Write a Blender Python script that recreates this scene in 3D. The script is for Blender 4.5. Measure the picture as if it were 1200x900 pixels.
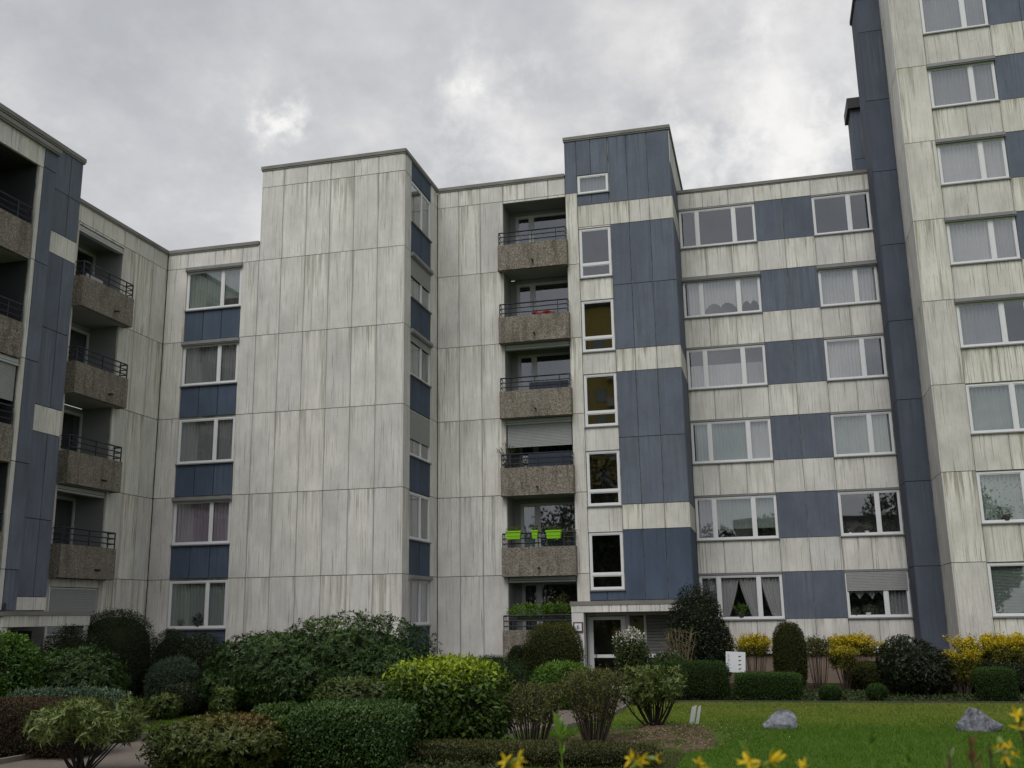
import bpy, bmesh, math, random
import numpy as np
from mathutils import Vector, Matrix
random.seed(7); rng = np.random.default_rng(7)
for o in list(bpy.data.objects): bpy.data.objects.remove(o)
S = bpy.context.scene; COL = S.collection
# ------------------------------------------------------------------ camera
CAM = (0, 0, 2.4); YAW, PITCH, ROLL = -.2425, .2261, -.0163
fw = Vector((math.sin(YAW)*math.cos(PITCH), math.cos(YAW)*math.cos(PITCH), math.sin(PITCH)))
r0 = Vector((math.cos(YAW), -math.sin(YAW), 0)); u0 = r0.cross(fw)
rt = math.cos(ROLL)*r0 + math.sin(ROLL)*u0; up = -math.sin(ROLL)*r0 + math.cos(ROLL)*u0
cd = bpy.data.cameras.new('camera'); co = bpy.data.objects.new('camera', cd); COL.objects.link(co)
M = Matrix((rt, up, -fw)).transposed().to_4x4(); M.translation = CAM; co.matrix_world = M
cd.sensor_width = 36; cd.lens = 35.32; cd.clip_start = .05; cd.clip_end = 2000; S.camera = co
cd.dof.use_dof = True; cd.dof.focus_distance = 30; cd.dof.aperture_fstop = 9
S.render.resolution_x = 1024; S.render.resolution_y = 768
# ------------------------------------------------------------------ exposure
S.view_settings.view_transform = 'Standard'; S.view_settings.look = 'None'
S.view_settings.exposure = 0.30; S.view_settings.gamma = 1
# ------------------------------------------------------------------ sky (overcast, broken cloud)
SUN_EL, SUN_AZ = 52, 188      # degrees; azimuth clockwise from +Y
W = bpy.data.worlds.new('World'); S.world = W; W.use_nodes = True
nt = W.node_tree; nt.nodes.clear()
def N(t, **k):
    n = nt.nodes.new(t)
    for a, b in k.items(): setattr(n, a, b)
    return n
def lk(a, b): nt.links.new(a, b)
out = N('ShaderNodeOutputWorld'); bg = N('ShaderNodeBackground'); bg.inputs[1].default_value = .1
sky = N('ShaderNodeTexSky', sky_type='NISHITA', sun_disc=False)
sky.sun_elevation = math.radians(SUN_EL); sky.sun_rotation = math.radians(SUN_AZ)
tc = N('ShaderNodeTexCoord')
sep = N('ShaderNodeSeparateXYZ'); lk(tc.outputs['Generated'], sep.inputs[0])
mz = N('ShaderNodeMath', operation='MAXIMUM'); lk(sep.outputs[2], mz.inputs[0]); mz.inputs[1].default_value = 0
az = N('ShaderNodeMath', operation='ADD'); lk(mz.outputs[0], az.inputs[0]); az.inputs[1].default_value = .28
dv = N('ShaderNodeVectorMath', operation='DIVIDE'); lk(tc.outputs['Generated'], dv.inputs[0])
cmb = N('ShaderNodeCombineXYZ'); lk(az.outputs[0], cmb.inputs[0]); lk(az.outputs[0], cmb.inputs[1]); cmb.inputs[2].default_value = 1e3
lk(cmb.outputs[0], dv.inputs[1])
def noise(vec, sc, det, ro=.5, dist=0):
    n = N('ShaderNodeTexNoise'); n.inputs['Scale'].default_value = sc; n.inputs['Detail'].default_value = det
    n.inputs['Roughness'].default_value = ro; n.inputs['Distortion'].default_value = dist; lk(vec, n.inputs['Vector']); return n.outputs[0]
n1 = noise(dv.outputs[0], 1.7, 8, .56, .15); n2 = noise(dv.outputs[0], 6.5, 7, .6, .1)
mx = N('ShaderNodeMath', operation='MULTIPLY_ADD'); lk(n2, mx.inputs[0]); mx.inputs[1].default_value = .46; lk(n1, mx.inputs[2])
rp = N('ShaderNodeValToRGB'); lk(mx.outputs[0], rp.inputs[0]); el = rp.color_ramp.elements
el[0].position = .56; el[0].color = (.50, .51, .535, 1); el[1].position = .90; el[1].color = (.84, .825, .81, 1)
e = el.new(.72); e.color = (.61, .612, .632, 1)
last = rp.outputs[0]
def ray(u, v):
    return (fw + rt*((u-600)/1177.3) - up*((v-450)/1177.3)).normalized()
def bright(u, v, size, amt, last, det=2.6, soft=1.0):
    """a thinner, ragged spot in the cloud layer, in a fixed compass direction"""
    d = ray(u, v)
    vd = N('ShaderNodeVectorMath', operation='SUBTRACT'); lk(tc.outputs['Generated'], vd.inputs[0]); vd.inputs[1].default_value = d
    ln = N('ShaderNodeVectorMath', operation='LENGTH'); lk(vd.outputs[0], ln.inputs[0])
    mr = N('ShaderNodeMapRange', interpolation_type='SMOOTHSTEP'); lk(ln.outputs['Value'], mr.inputs[0])
    mr.inputs[1].default_value = size*2.0; mr.inputs[2].default_value = 0; mr.inputs[3].default_value = 0; mr.inputs[4].default_value = 1
    wob = N('ShaderNodeTexNoise'); wob.inputs['Scale'].default_value = det; wob.inputs['Detail'].default_value = 7; wob.inputs['Roughness'].default_value = .62; wob.inputs['Distortion'].default_value = .15; lk(tc.outputs['Generated'], wob.inputs['Vector'])
    a1 = N('ShaderNodeMath', operation='MULTIPLY_ADD'); lk(wob.outputs[0], a1.inputs[0]); a1.inputs[1].default_value = 2.6; a1.inputs[2].default_value = -1.75
    a2 = N('ShaderNodeMath', operation='ADD'); lk(a1.outputs[0], a2.inputs[0]); lk(mr.outputs[0], a2.inputs[1])
    m2 = N('ShaderNodeMapRange', interpolation_type='SMOOTHSTEP'); lk(a2.outputs[0], m2.inputs[0]); m2.inputs[1].default_value = 0; m2.inputs[2].default_value = .55*soft; m2.inputs[4].default_value = amt
    m3 = N('ShaderNodeMath', operation='MULTIPLY'); lk(m2.outputs[0], m3.inputs[0]); lk(mr.outputs[0], m3.inputs[1])
    ad = N('ShaderNodeMix', data_type='RGBA'); lk(m3.outputs[0], ad.inputs['Factor']); lk(last, ad.inputs['A']); ad.inputs['B'].default_value = (1.0, .985, .96, 1)
    return ad.outputs['Result']
last = bright(325, 150, .085, .55, last, 12, 2.4); last = bright(325, 140, .030, 1.2, last, 34, 1.6); last = bright(546, 104, .055, .45, last, 16, 2.4); last = bright(546, 104, .021, 1.2, last, 38, 1.6)
last = bright(930, 165, .18, 1.0, last, 15, 1.8); last = bright(860, 215, .11, .7, last, 21, 2.0); last = bright(600, 190, .12, .7, last, 16, 2.0); last = bright(985, 60, .12, .5, last, 12, 2.2); last = bright(330, 210, .2, .35, last, 8, 2.4)
sc10 = N('ShaderNodeVectorMath', operation='SCALE'); lk(last, sc10.inputs[0]); sc10.inputs['Scale'].default_value = 8.0
mixs = N('ShaderNodeMix', data_type='RGBA'); mixs.inputs['Factor'].default_value = .94
lk(sky.outputs[0], mixs.inputs['A']); lk(sc10.outputs[0], mixs.inputs['B']); lk(mixs.outputs['Result'], bg.inputs[0]); lk(bg.outputs[0], out.inputs[0])
# ------------------------------------------------------------------ sun (behind cloud: very soft)
ld = bpy.data.lights.new('sun', 'SUN'); ld.energy = 1.5; ld.angle = math.radians(35); ld.color = (1, .97, .93)
lo = bpy.data.objects.new('sun', ld); COL.objects.link(lo)
a, b_ = math.radians(SUN_AZ), math.radians(SUN_EL)
sd = Vector((math.sin(a)*math.cos(b_), math.cos(a)*math.cos(b_), math.sin(b_)))
lo.rotation_euler = (-sd).to_track_quat('-Z', 'Y').to_euler(); lo.location = (0, -10, 60)

# ================================================================== materials
class G:
    """tiny node helper"""
    def __init__(s, name):
        s.m = bpy.data.materials.new(name); s.m.use_nodes = True; s.t = s.m.node_tree; s.t.nodes.clear()
        s.o = s.t.nodes.new('ShaderNodeOutputMaterial'); s.p = s.t.nodes.new('ShaderNodeBsdfPrincipled'); s.l(s.p.outputs[0], s.o.inputs[0])
    def n(s, t, **k):
        x = s.t.nodes.new(t)
        for a, b in k.items(): setattr(x, a, b)
        return x
    def l(s, a, b): s.t.links.new(a, b)
    def pos(s, sc=(1, 1, 1), off=None):
        g = s.n('ShaderNodeNewGeometry'); m = s.n('ShaderNodeVectorMath', operation='MULTIPLY'); s.l(g.outputs['Position'], m.inputs[0]); m.inputs[1].default_value = sc
        if off is None: return m.outputs[0]
        a = s.n('ShaderNodeVectorMath', operation='ADD'); s.l(m.outputs[0], a.inputs[0]); s.l(off, a.inputs[1]); return a.outputs[0]
    def noise(s, v, sc=1, det=4, ro=.5):
        n = s.n('ShaderNodeTexNoise'); n.inputs['Scale'].default_value = sc; n.inputs['Detail'].default_value = det; n.inputs['Roughness'].default_value = ro
        if v is not None: s.l(v, n.inputs['Vector'])
        return n.outputs[0]
    def math(s, op, a, b=None, c=None, clamp=False):
        n = s.n('ShaderNodeMath', operation=op); n.use_clamp = clamp
        for i, x in enumerate((a, b, c)):
            if x is None: continue
            if isinstance(x, (int, float)): n.inputs[i].default_value = x
            else: s.l(x, n.inputs[i])
        return n.outputs[0]
    def mr(s, v, a, b, c=0, d=1):
        n = s.n('ShaderNodeMapRange'); s.l(v, n.inputs[0])
        for i, x in enumerate((a, b, c, d)): n.inputs[i+1].default_value = x
        return n.outputs[0]
    def mix(s, f, a, b, bt='MIX'):
        n = s.n('ShaderNodeMix', data_type='RGBA', blend_type=bt)
        for x, k in ((f, 'Factor'), (a, 'A'), (b, 'B')):
            if isinstance(x, (int, float)): n.inputs[k].default_value = x
            elif isinstance(x, tuple): n.inputs[k].default_value = (*x, 1) if len(x) == 3 else x
            else: s.l(x, n.inputs[k])
        return n.outputs['Result']
    def col(s, c):
        if isinstance(c, tuple): s.p.inputs['Base Color'].default_value = (*c, 1)
        else: s.l(c, s.p.inputs['Base Color'])
    def bump(s, h, d=.01, st=1):
        b = s.n('ShaderNodeBump'); b.inputs['Distance'].default_value = d; b.inputs['Strength'].default_value = st; s.l(h, b.inputs['Height']); s.l(b.outputs[0], s.p.inputs['Normal'])
    def rnd(s):
        return s.n('ShaderNodeObjectInfo').outputs['Random']
    def rough(s, r, spec=.5): s.p.inputs['Roughness'].default_value = r; s.p.inputs['Specular IOR Level'].default_value = spec

def plain(name, c, r=.6, var=.0, spec=.4, sc=6):
    g = G(name); g.rough(r, spec)
    if var: 
        f = g.noise(g.pos(), sc, 5); g.col(g.mix(f, tuple(x*(1-var) for x in c), tuple(min(1, x*(1+var)) for x in c)))
    else: g.col(c)
    return g.m
def panel_mat(name, base, dirt, light, streak=1.0, dirtamt=1.0, blue=False):
    g = G(name); g.rough(.85, .25)
    r = g.rnd(); cx = g.n('ShaderNodeCombineXYZ'); g.l(g.math('MULTIPLY', r, 40), cx.inputs[0]); g.l(g.math('MULTIPLY', r, 23), cx.inputs[1]); g.l(g.math('MULTIPLY', r, 9), cx.inputs[2])
    uv = g.n('ShaderNodeUVMap'); sp = g.n('ShaderNodeSeparateXYZ'); g.l(uv.outputs[0], sp.inputs[0]); U, V = sp.outputs[0], sp.outputs[1]
    sp2 = g.n('ShaderNodeSeparateXYZ'); g.l(g.n('ShaderNodeNewGeometry').outputs['Position'], sp2.inputs[0])
    s1 = g.noise(g.pos((4.2, 4.2, .26), cx.outputs[0]), 1, 4, .6)         # broad rain streaks
    s2 = g.noise(g.pos((10.5, 10.5, .42), cx.outputs[0]), 1, 4, .65)           # fine streaks
    s3 = g.noise(g.pos((1.1, 1.1, .7), cx.outputs[0]), 1, 5, .6)          # blotches
    s4 = g.noise(g.pos((30, 30, 14)), 1, 4, .7)                           # grain
    s5 = g.noise(g.pos((24, 24, .8), cx.outputs[0]), 1, 3, .6)
    # streaks are heavier under the top joint and beside the vertical joints
    top = g.math('POWER', V, 2.2); edge = g.math('POWER', g.math('ABSOLUTE', g.math('MULTIPLY_ADD', U, 2, -1)), 7)
    thr = g.math('MULTIPLY_ADD', top, -.12, .645); thr = g.math('MULTIPLY_ADD', edge, -.07, thr); thr = g.math('MULTIPLY_ADD', g.math('SUBTRACT', r, .5), -.17, thr)
    a = g.math('MULTIPLY', g.math('SUBTRACT', s1, thr), 7, clamp=True)
    b = g.math('MULTIPLY', g.math('SUBTRACT', s2, g.math('ADD', thr, -.035)), 7, clamp=True)
    c5 = g.math('MULTIPLY', g.math('SUBTRACT', s5, .56), 9, clamp=True)
    both = g.math('ADD', g.math('MULTIPLY', a, g.mr(s2, .35, .6, .25, .75)), g.math('MULTIPLY', b, g.mr(s3, .38, .6, .2, .95)), clamp=True)
    both = g.math('ADD', both, g.math('MULTIPLY', c5, g.mr(s3, .38, .60, .08, .62)), clamp=True)
    both = g.math('MULTIPLY', both, .62*streak)
    c0 = g.mix(g.mr(s3, .33, .64), tuple(x*.80 for x in base), tuple(x*1.06 for x in base))
    c0 = g.mix(g.math('MULTIPLY', g.mr(s2, .52, .3, 0, 1), .16), c0, light)
    c0 = g.mix(both, c0, dirt)
    blot = g.math('MULTIPLY', g.mr(g.noise(g.pos((2.4, 2.4, 1.3), cx.outputs[0]), 1, 6, .7), .52, .72), .34*dirtamt)
    c0 = g.mix(blot, c0, tuple((x+y)/2 for x, y in zip(base, dirt)))
    if not blue:   # fine dark run marks and the pale sealant beads along the vertical joints
        fine = g.math('MULTIPLY', g.mr(g.noise(g.pos((46, 46, .55), cx.outputs[0]), 1, 3, .6), .585, .64), g.mr(s1, .42, .6, .12, .85)); c0 = g.mix(fine, c0, tuple(x*.8 for x in dirt))
        ed = g.math('ABSOLUTE', g.math('MULTIPLY_ADD', U, 2, -1)); c0 = g.mix(g.math('MULTIPLY', g.math('MULTIPLY', g.mr(ed, .88, .95), g.mr(s5, .4, .6, .1, 1)), .42), c0, dirt); c0 = g.mix(g.math('MULTIPLY', g.mr(ed, .95, .965), .5), c0, light)
    c0 = g.mix(1.0, c0, g.mix(r, (.90, .90, .91), (1.06, 1.06, 1.04)), 'MULTIPLY')
    c0 = g.mix(.5, c0, g.mix(s4, (.72, .72, .72), (1.2, 1.2, 1.2)), 'MULTIPLY')
    g.col(c0); g.bump(g.math('ADD', s4, g.math('MULTIPLY', s2, 1.5)), .006, .6)
    return g.m
M_WHITE = panel_mat('weathered_white_concrete', (.68, .665, .635), (.20, .19, .14), (.78, .77, .75), .9, .8)
M_WHITE2 = panel_mat('stained_white_concrete', (.66, .645, .60), (.17, .16, .10), (.76, .745, .71), 1.1, 1.1)
M_BLUE = panel_mat('faded_blue_concrete', (.128, .148, .192), (.070, .078, .104), (.23, .25, .29), .9, 1.2, True)
M_BLUE2 = panel_mat('deep_blue_concrete', (.070, .096, .142), (.040, .056, .082), (.11, .14, .19), .9, 1.2, True)
M_KBLUE = panel_mat('dark_slate_blue_concrete', (.082, .096, .130), (.050, .058, .080), (.14, .155, .19), .9, 1.0, True)
def joint():
    g = G('joint_mortar'); g.rough(.9, .2)
    f = g.noise(g.pos((2, 2, 3)), 1, 5, .6); g.col(g.mix(g.mr(f, .4, .6), (.15, .145, .125), (.34, .33, .30))); return g.m
M_JOINT = joint()
def aggregate():
    g = G('exposed_aggregate'); g.rough(.9, .2)
    v = g.n('ShaderNodeTexVoronoi'); v.inputs['Scale'].default_value = 34; g.l(g.pos(), v.inputs['Vector'])
    sp = g.n('ShaderNodeSeparateColor'); g.l(v.outputs['Color'], sp.inputs[0])
    rp = g.n('ShaderNodeValToRGB'); g.l(sp.outputs[0], rp.inputs[0]); e = rp.color_ramp.elements
    e[0].color = (.10, .088, .07, 1); e[1].color = (.34, .315, .28, 1); q = e.new(.35); q.color = (.19, .16, .13, 1); q = e.new(.7); q.color = (.23, .205, .175, 1)
    stain = g.noise(g.pos((4, 4, .8)), 1, 5, .65)
    big = g.mix(g.math('MULTIPLY', g.mr(stain, .50, .64), .5), rp.outputs[0], (.055, .048, .036))
    c = g.mix(g.math('MULTIPLY', g.mr(g.noise(g.pos(), .9, 3), .4, .65), .25), big, (.15, .15, .12))
    g.col(c); g.bump(v.outputs['Distance'], .012, .8); return g.m
M_AGG = aggregate()
def metal(name, c, r): return plain(name, c, r, .12, .5)
M_FRAME = plain('white_window_plastic', (.66, .67, .69), .45, .06)
M_FRAME2 = plain('grey_painted_frame', (.42, .43, .44), .5, .08)
M_SILL = plain('weathered_metal_sill', (.20, .20, .205), .5, .25, .5, 3)
M_RAIL = plain('dark_steel_railing', (.022, .03, .046), .45, .25)
M_SHUT = plain('roller_shutter_grey', (.30, .31, .31), .6, .12)
M_CAP = plain('aged_roof_edge_metal', (.19, .185, .17), .7, .4, .3, 1.6)
M_CAPD = plain('dark_roof_edge_metal', (.03, .03, .035), .6, .3)
M_SOFF = plain('loggia_soffit_paint', (.30, .30, .29), .85, .12, .2, 1.2)
M_LOG = plain('loggia_wall_paint', (.23, .23, .235), .85, .12, .2, 1.5)
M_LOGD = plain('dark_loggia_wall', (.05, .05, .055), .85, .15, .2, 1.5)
M_ROOM = plain('dim_room_wall', (.10, .095, .09), .9, .2)
M_PLINTH = plain('brown_plinth_render', (.20, .155, .125), .9, .25, .2, 2.5)
M_ROOF = plain('roof_felt', (.06, .06, .062), .9, .2)
M_DARK = plain('dark_door_panel', (.018, .018, .02), .4, .1)
M_GREEN = plain('lime_green_plastic', (.22, .50, .012), .4, .05)
M_RED = plain('red_cloth', (.30, .035, .03), .8, .2)
M_CLOTH = plain('blue_grey_awning_cloth', (.05, .06, .08), .8, .35, .2, 5)
M_SIGN = plain('white_sign_face', (.68, .69, .72), .5, .05)
M_INK = plain('black_sign_ink', (.02, .02, .022), .6)
M_PINK = plain('plum_frame_paint', (.10, .06, .07), .5)
M_OCHRE = plain('ochre_render', (.46, .35, .11), .9, .15, .2, .6)
M_CREAM = plain('cream_render', (.45, .43, .38), .9, .12, .2, .6)
M_POT = plain('dark_flower_pot', (.05, .04, .035), .7, .2)
def glass():
    g = G('window_glass'); g.t.nodes.remove(g.p)
    gl = g.n('ShaderNodeBsdfGlossy'); gl.inputs['Roughness'].default_value = .015; gl.inputs['Color'].default_value = (.93, .96, 1, 1)
    tr = g.n('ShaderNodeBsdfTransparent'); tr.inputs['Color'].default_value = (.96, .965, .97, 1)
    fc = g.n('ShaderNodeLayerWeight'); fc.inputs['Blend'].default_value = .5
    sch = g.math('MULTIPLY_ADD', g.math('POWER', fc.outputs['Facing'], 4), .80, .20)
    front = g.math('SUBTRACT', 1.0, g.n('ShaderNodeNewGeometry').outputs['Backfacing'])
    b = g.n('ShaderNodeBump'); b.inputs['Distance'].default_value = .004; b.inputs['Strength'].default_value = .35
    g.l(g.noise(g.pos((1.2, 1.2, 1.0)), 1, 1), b.inputs['Height']); g.l(b.outputs[0], gl.inputs['Normal'])
    f = g.math('MULTIPLY', sch, front, clamp=True)
    m = g.n('ShaderNodeMixShader'); g.l(f, m.inputs[0]); g.l(tr.outputs[0], m.inputs[1]); g.l(gl.outputs[0], m.inputs[2]); g.l(m.outputs[0], g.o.inputs[0]); return g.m
M_GLASS = glass()
def curtain_mat(name, c, pat=0):
    g = G(name); g.rough(.9, .1); f = g.noise(g.pos((3, 3, .6)), 1, 3)
    g.col(g.mix(f, tuple(x*.8 for x in c), tuple(min(1, x*1.15) for x in c)))
    if pat:
        v = g.n('ShaderNodeTexVoronoi'); v.inputs['Scale'].default_value = 9; g.l(g.pos(), v.inputs['Vector'])
        g.col(g.mix(g.mr(v.outputs['Distance'], .25, .3), tuple(x*.25 for x in c), c))
    return g.m
M_CW = curtain_mat('white_net_curtain', (.40, .40, .40)); M_CG = curtain_mat('grey_curtain', (.25, .255, .265)); M_CGR = curtain_mat('green_grey_curtain', (.22, .265, .24))
M_CP = curtain_mat('mauve_curtain', (.34, .29, .34)); M_CD = curtain_mat('dark_curtain', (.06, .07, .075)); M_CF = curtain_mat('flowered_curtain', (.24, .30, .265), 1)
CUR = dict(w=M_CW, g=M_CG, gr=M_CGR, p=M_CP, d=M_CD, f=M_CF)
def leaf_mat(name, ca, cb, cc=None, rough=.5, trans=.25, spec=.35):
    g = G(name); g.rough(rough, spec)
    at = g.n('ShaderNodeAttribute', attribute_name='tint'); rp = g.n('ShaderNodeValToRGB'); g.l(at.outputs['Fac'], rp.inputs[0]); e = rp.color_ramp.elements
    e[0].color = (*ca, 1); e[1].color = (*(cc or cb), 1)
    if cc: q = e.new(.5); q.color = (*cb, 1)
    c = rp.outputs[0]; g.col(c)
    tl = g.n('ShaderNodeBsdfTranslucent'); g.l(c, tl.inputs[0]); m = g.n('ShaderNodeMixShader'); m.inputs[0].default_value = trans
    g.l(g.p.outputs[0], m.inputs[1]); g.l(tl.outputs[0], m.inputs[2]); g.l(m.outputs[0], g.o.inputs[0]); return g.m
LF = dict(
 rhodo=leaf_mat('rhododendron_leaf', (.020, .045, .010), (.045, .088, .018), (.12, .19, .045), .5),
 rhodo2=leaf_mat('rhododendron_leaf_pale', (.05, .075, .020), (.11, .15, .035), (.23, .28, .09), .5),
 lime=leaf_mat('lime_laurel_leaf', (.022, .05, .008), (.07, .125, .012), (.27, .36, .02), .45),
 laurel=leaf_mat('bright_laurel_leaf', (.03, .07, .010), (.08, .17, .016), (.17, .30, .03), .5),
 privet=leaf_mat('privet_leaf', (.022, .052, .012), (.055, .115, .022), (.14, .21, .05), .45),
 yew=leaf_mat('yew_needle', (.009, .016, .006), (.018, .030, .010), (.034, .050, .016), .65, .1, .2),
 yewol=leaf_mat('olive_yew_needle', (.025, .030, .006), (.055, .064, .010), (.10, .108, .016), .65, .1, .2),
 box=leaf_mat('clipped_box_leaf', (.016, .035, .007), (.038, .080, .013), (.08, .15, .022), .6, .15, .2),
 red=leaf_mat('reddish_pieris_leaf', (.035, .065, .012), (.11, .12, .025), (.17, .06, .025), .5),
 brown=leaf_mat('brown_barberry_leaf', (.024, .016, .010), (.055, .034, .020), (.085, .06, .028), .75, .1, .2),
 olive=leaf_mat('olive_twig_leaf', (.045, .05, .014), (.095, .10, .026), (.16, .17, .04), .55),
 yellow=leaf_mat('forsythia_flower', (.045, .055, .010), (.20, .185, .014), (.70, .54, .012), .6),
 sage=leaf_mat('sage_green_leaf', (.04, .07, .040), (.075, .12, .07), (.14, .20, .12), .55),
 dk=leaf_mat('dark_glossy_leaf', (.012, .020, .008), (.026, .040, .014), (.07, .09, .035), .4),
 white=leaf_mat('white_blossom', (.04, .065, .018), (.06, .085, .02), (.80, .79, .72), .6),
 grass=leaf_mat('grass_blade', (.058, .128, .008), (.10, .18, .014), (.20, .235, .04), .6, .3, .2),
 ivy=leaf_mat('groundcover_leaf', (.02, .038, .010), (.04, .068, .016), (.07, .10, .025), .55))
M_BARK = plain('brown_bark', (.07, .055, .042), .9, .35, .2, 12)
M_BARKD = plain('dark_bark', (.03, .026, .022), .9, .35, .2, 12)
M_BARKT = plain('tan_bark', (.16, .13, .085), .9, .3, .2, 12)
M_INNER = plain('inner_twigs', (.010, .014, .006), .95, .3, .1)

# ================================================================== mesh + thing helpers
WL = {}
def link(name, me, parent=None, world=(0, 0, 0), mat=None):
    o = bpy.data.objects.new(name, me); COL.objects.link(o); w = Vector(world); WL[o] = w
    if parent is not None: o.parent = parent; o.location = w - WL[parent]
    else: o.location = w
    if mat is not None and me is not None and len(me.materials) == 0: me.materials.append(mat)
    return o
def thing(name, label, cat, loc, group=None):
    o = link(name, None, None, loc); o['label'] = label; o['category'] = cat
    if group: o['group'] = group
    return o
def tag(o, label=None, cat=None, group=None, kind=None):
    for k, v in (('label', label), ('category', cat), ('group', group), ('kind', kind)):
        if v: o[k] = v
    return o
class MB:
    def __init__(s): s.v = []; s.f = []; s.uv = {}
    def add(s, vs, fs):
        k = len(s.v); s.v += [tuple(x) for x in vs]; s.f += [tuple(k+i for i in f) for f in fs]
    def hexa(s, c, flip=False):
        F = [(0, 3, 2, 1), (4, 5, 6, 7), (0, 1, 5, 4), (1, 2, 6, 5), (2, 3, 7, 6), (3, 0, 4, 7)]
        s.add(c, [f[::-1] for f in F] if flip else F)
    def box(s, x0, x1, y0, y1, z0, z1):
        s.hexa([(x0, y0, z0), (x1, y0, z0), (x1, y1, z0), (x0, y1, z0), (x0, y0, z1), (x1, y0, z1), (x1, y1, z1), (x0, y1, z1)])
    def tube(s, pts, rad, n=5, cap=True):
        pts = [Vector(p) for p in pts]; k = len(s.v); m = len(pts)
        if isinstance(rad, (int, float)): rad = [rad]*m
        for i, p in enumerate(pts):
            d = (pts[min(i+1, m-1)] - pts[max(i-1, 0)]); d = d.normalized() if d.length > 1e-9 else Vector((0, 0, 1))
            a = d.orthogonal().normalized() if abs(d.z) > .95 else d.cross(Vector((0, 0, 1))).normalized(); b = d.cross(a)
            for j in range(n):
                t = 2*math.pi*j/n; s.v.append(tuple(p + (a*math.cos(t) + b*math.sin(t))*rad[i]))
        for i in range(m-1):
            for j in range(n): s.f.append((k+i*n+j, k+i*n+(j+1) % n, k+(i+1)*n+(j+1) % n, k+(i+1)*n+j))
        if cap: s.f.append(tuple(k+j for j in range(n))[::-1]); s.f.append(tuple(k+(m-1)*n+j for j in range(n)))
    def build(s, name, mat, parent=None, smooth=False, label=None):
        if not s.v: return None
        A = np.array(s.v); c = (A.min(0)+A.max(0))/2; c[2] = A[:, 2].min()
        me = bpy.data.meshes.new(name); me.from_pydata([tuple(x) for x in (A-c)], [], s.f); me.materials.append(mat)
        if smooth: me.polygons.foreach_set('use_smooth', [True]*len(me.polygons))
        o = link(name, me, parent, tuple(c))
        if label: o['label'] = label
        return o
class Face:
    """a vertical wall plane. F faces the camera (-Y), R faces +X, L faces -X; n is the distance out of the wall"""
    def __init__(s, kind, P): s.k = kind; s.P = P; s.flip = kind in 'FR'
    def pt(s, u, n, z):
        return (u, s.P-n, z) if s.k == 'F' else ((s.P+n, u, z) if s.k == 'R' else (s.P-n, u, z))
    def box(s, mb, u0, u1, n0, n1, z0, z1, ins=0):
        mb.hexa([s.pt(*q) for q in ((u0, n0, z0), (u1, n0, z0), (u1-ins, n1, z0+ins), (u0+ins, n1, z0+ins), (u0, n0, z1), (u1, n0, z1), (u1-ins, n1, z1-ins), (u0+ins, n1, z1-ins))], s.flip)
PANELS = {}
def panel(face, u0, u1, z0, z1, mat, parent, proud=0):
    """one precast panel: chamfered slab, meshes shared between equal panels"""
    w, h = round(u1-u0, 3), round(z1-z0, 3); key = (face.k, w, h, mat.name)
    if key not in PANELS:
        f = Face(face.k, 0); m = MB(); gp = .0045 if 'white' in mat.name else .006; f.box(m, -w/2+gp, w/2-gp, -.075, 0, .0045, h-.0045, .006)
        me = bpy.data.meshes.new('wall_panel'); me.from_pydata(m.v, [], m.f); me.materials.append(mat)
        uv = me.uv_layers.new(name='UVMap'); us = [0 if v[0] is None else (v[0] if face.k == 'F' else v[1]) for v in m.v]
        for lp in me.loops: uv.data[lp.index].uv = (us[lp.vertex_index]/w+.5, m.v[lp.vertex_index][2]/h)
        PANELS[key] = me
    return link('wall_panel', PANELS[key], parent, face.pt((u0+u1)/2, proud+random.uniform(-.003, .003), z0))
def rect_minus(r, holes):
    rs = [r]
    for h in holes:
        o = []
        for (a, b, c, d) in rs:
            if h[0] >= b-1e-4 or h[1] <= a+1e-4 or h[2] >= d-1e-4 or h[3] <= c+1e-4: o.append((a, b, c, d)); continue
            if h[0] > a: o.append((a, h[0], c, d))
            if h[1] < b: o.append((h[1], b, c, d))
            m0, m1 = max(a, h[0]), min(b, h[1])
            if h[2] > c: o.append((m0, m1, c, h[2]))
            if h[3] < d: o.append((m0, m1, h[3], d))
        rs = o
    return rs
def panels(face, us, zs, mat, parent, holes=(), proud=0):
    for i in range(len(us)-1):
        for j in range(len(zs)-1):
            for (a, b, c, d) in rect_minus((us[i], us[i+1], zs[j], zs[j+1]), holes):
                if b-a > .05 and d-c > .05: panel(face, a, b, c, d, mat, parent, proud)
def backing(face, u0, u1, z0, z1, holes, parent, n0=-.32, n1=-.05, mat=None):
    m = MB(); zs = sorted({z0, z1} | {max(z0, min(z1, h[k])) for h in holes for k in (2, 3)})
    for a, b in zip(zs[:-1], zs[1:]):
        if b-a < 1e-4: continue
        hs = sorted([(max(u0, h[0]), min(u1, h[1])) for h in holes if h[2] < b-1e-4 and h[3] > a+1e-4 and h[1] > u0 and h[0] < u1]); c = u0
        for p, q in hs:
            if p > c+1e-4: face.box(m, c, p, n0, n1, a, b)
            c = max(c, q)
        if c < u1-1e-4: face.box(m, c, u1, n0, n1, a, b)
    return m.build('wall', mat or M_JOINT, parent)
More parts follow.
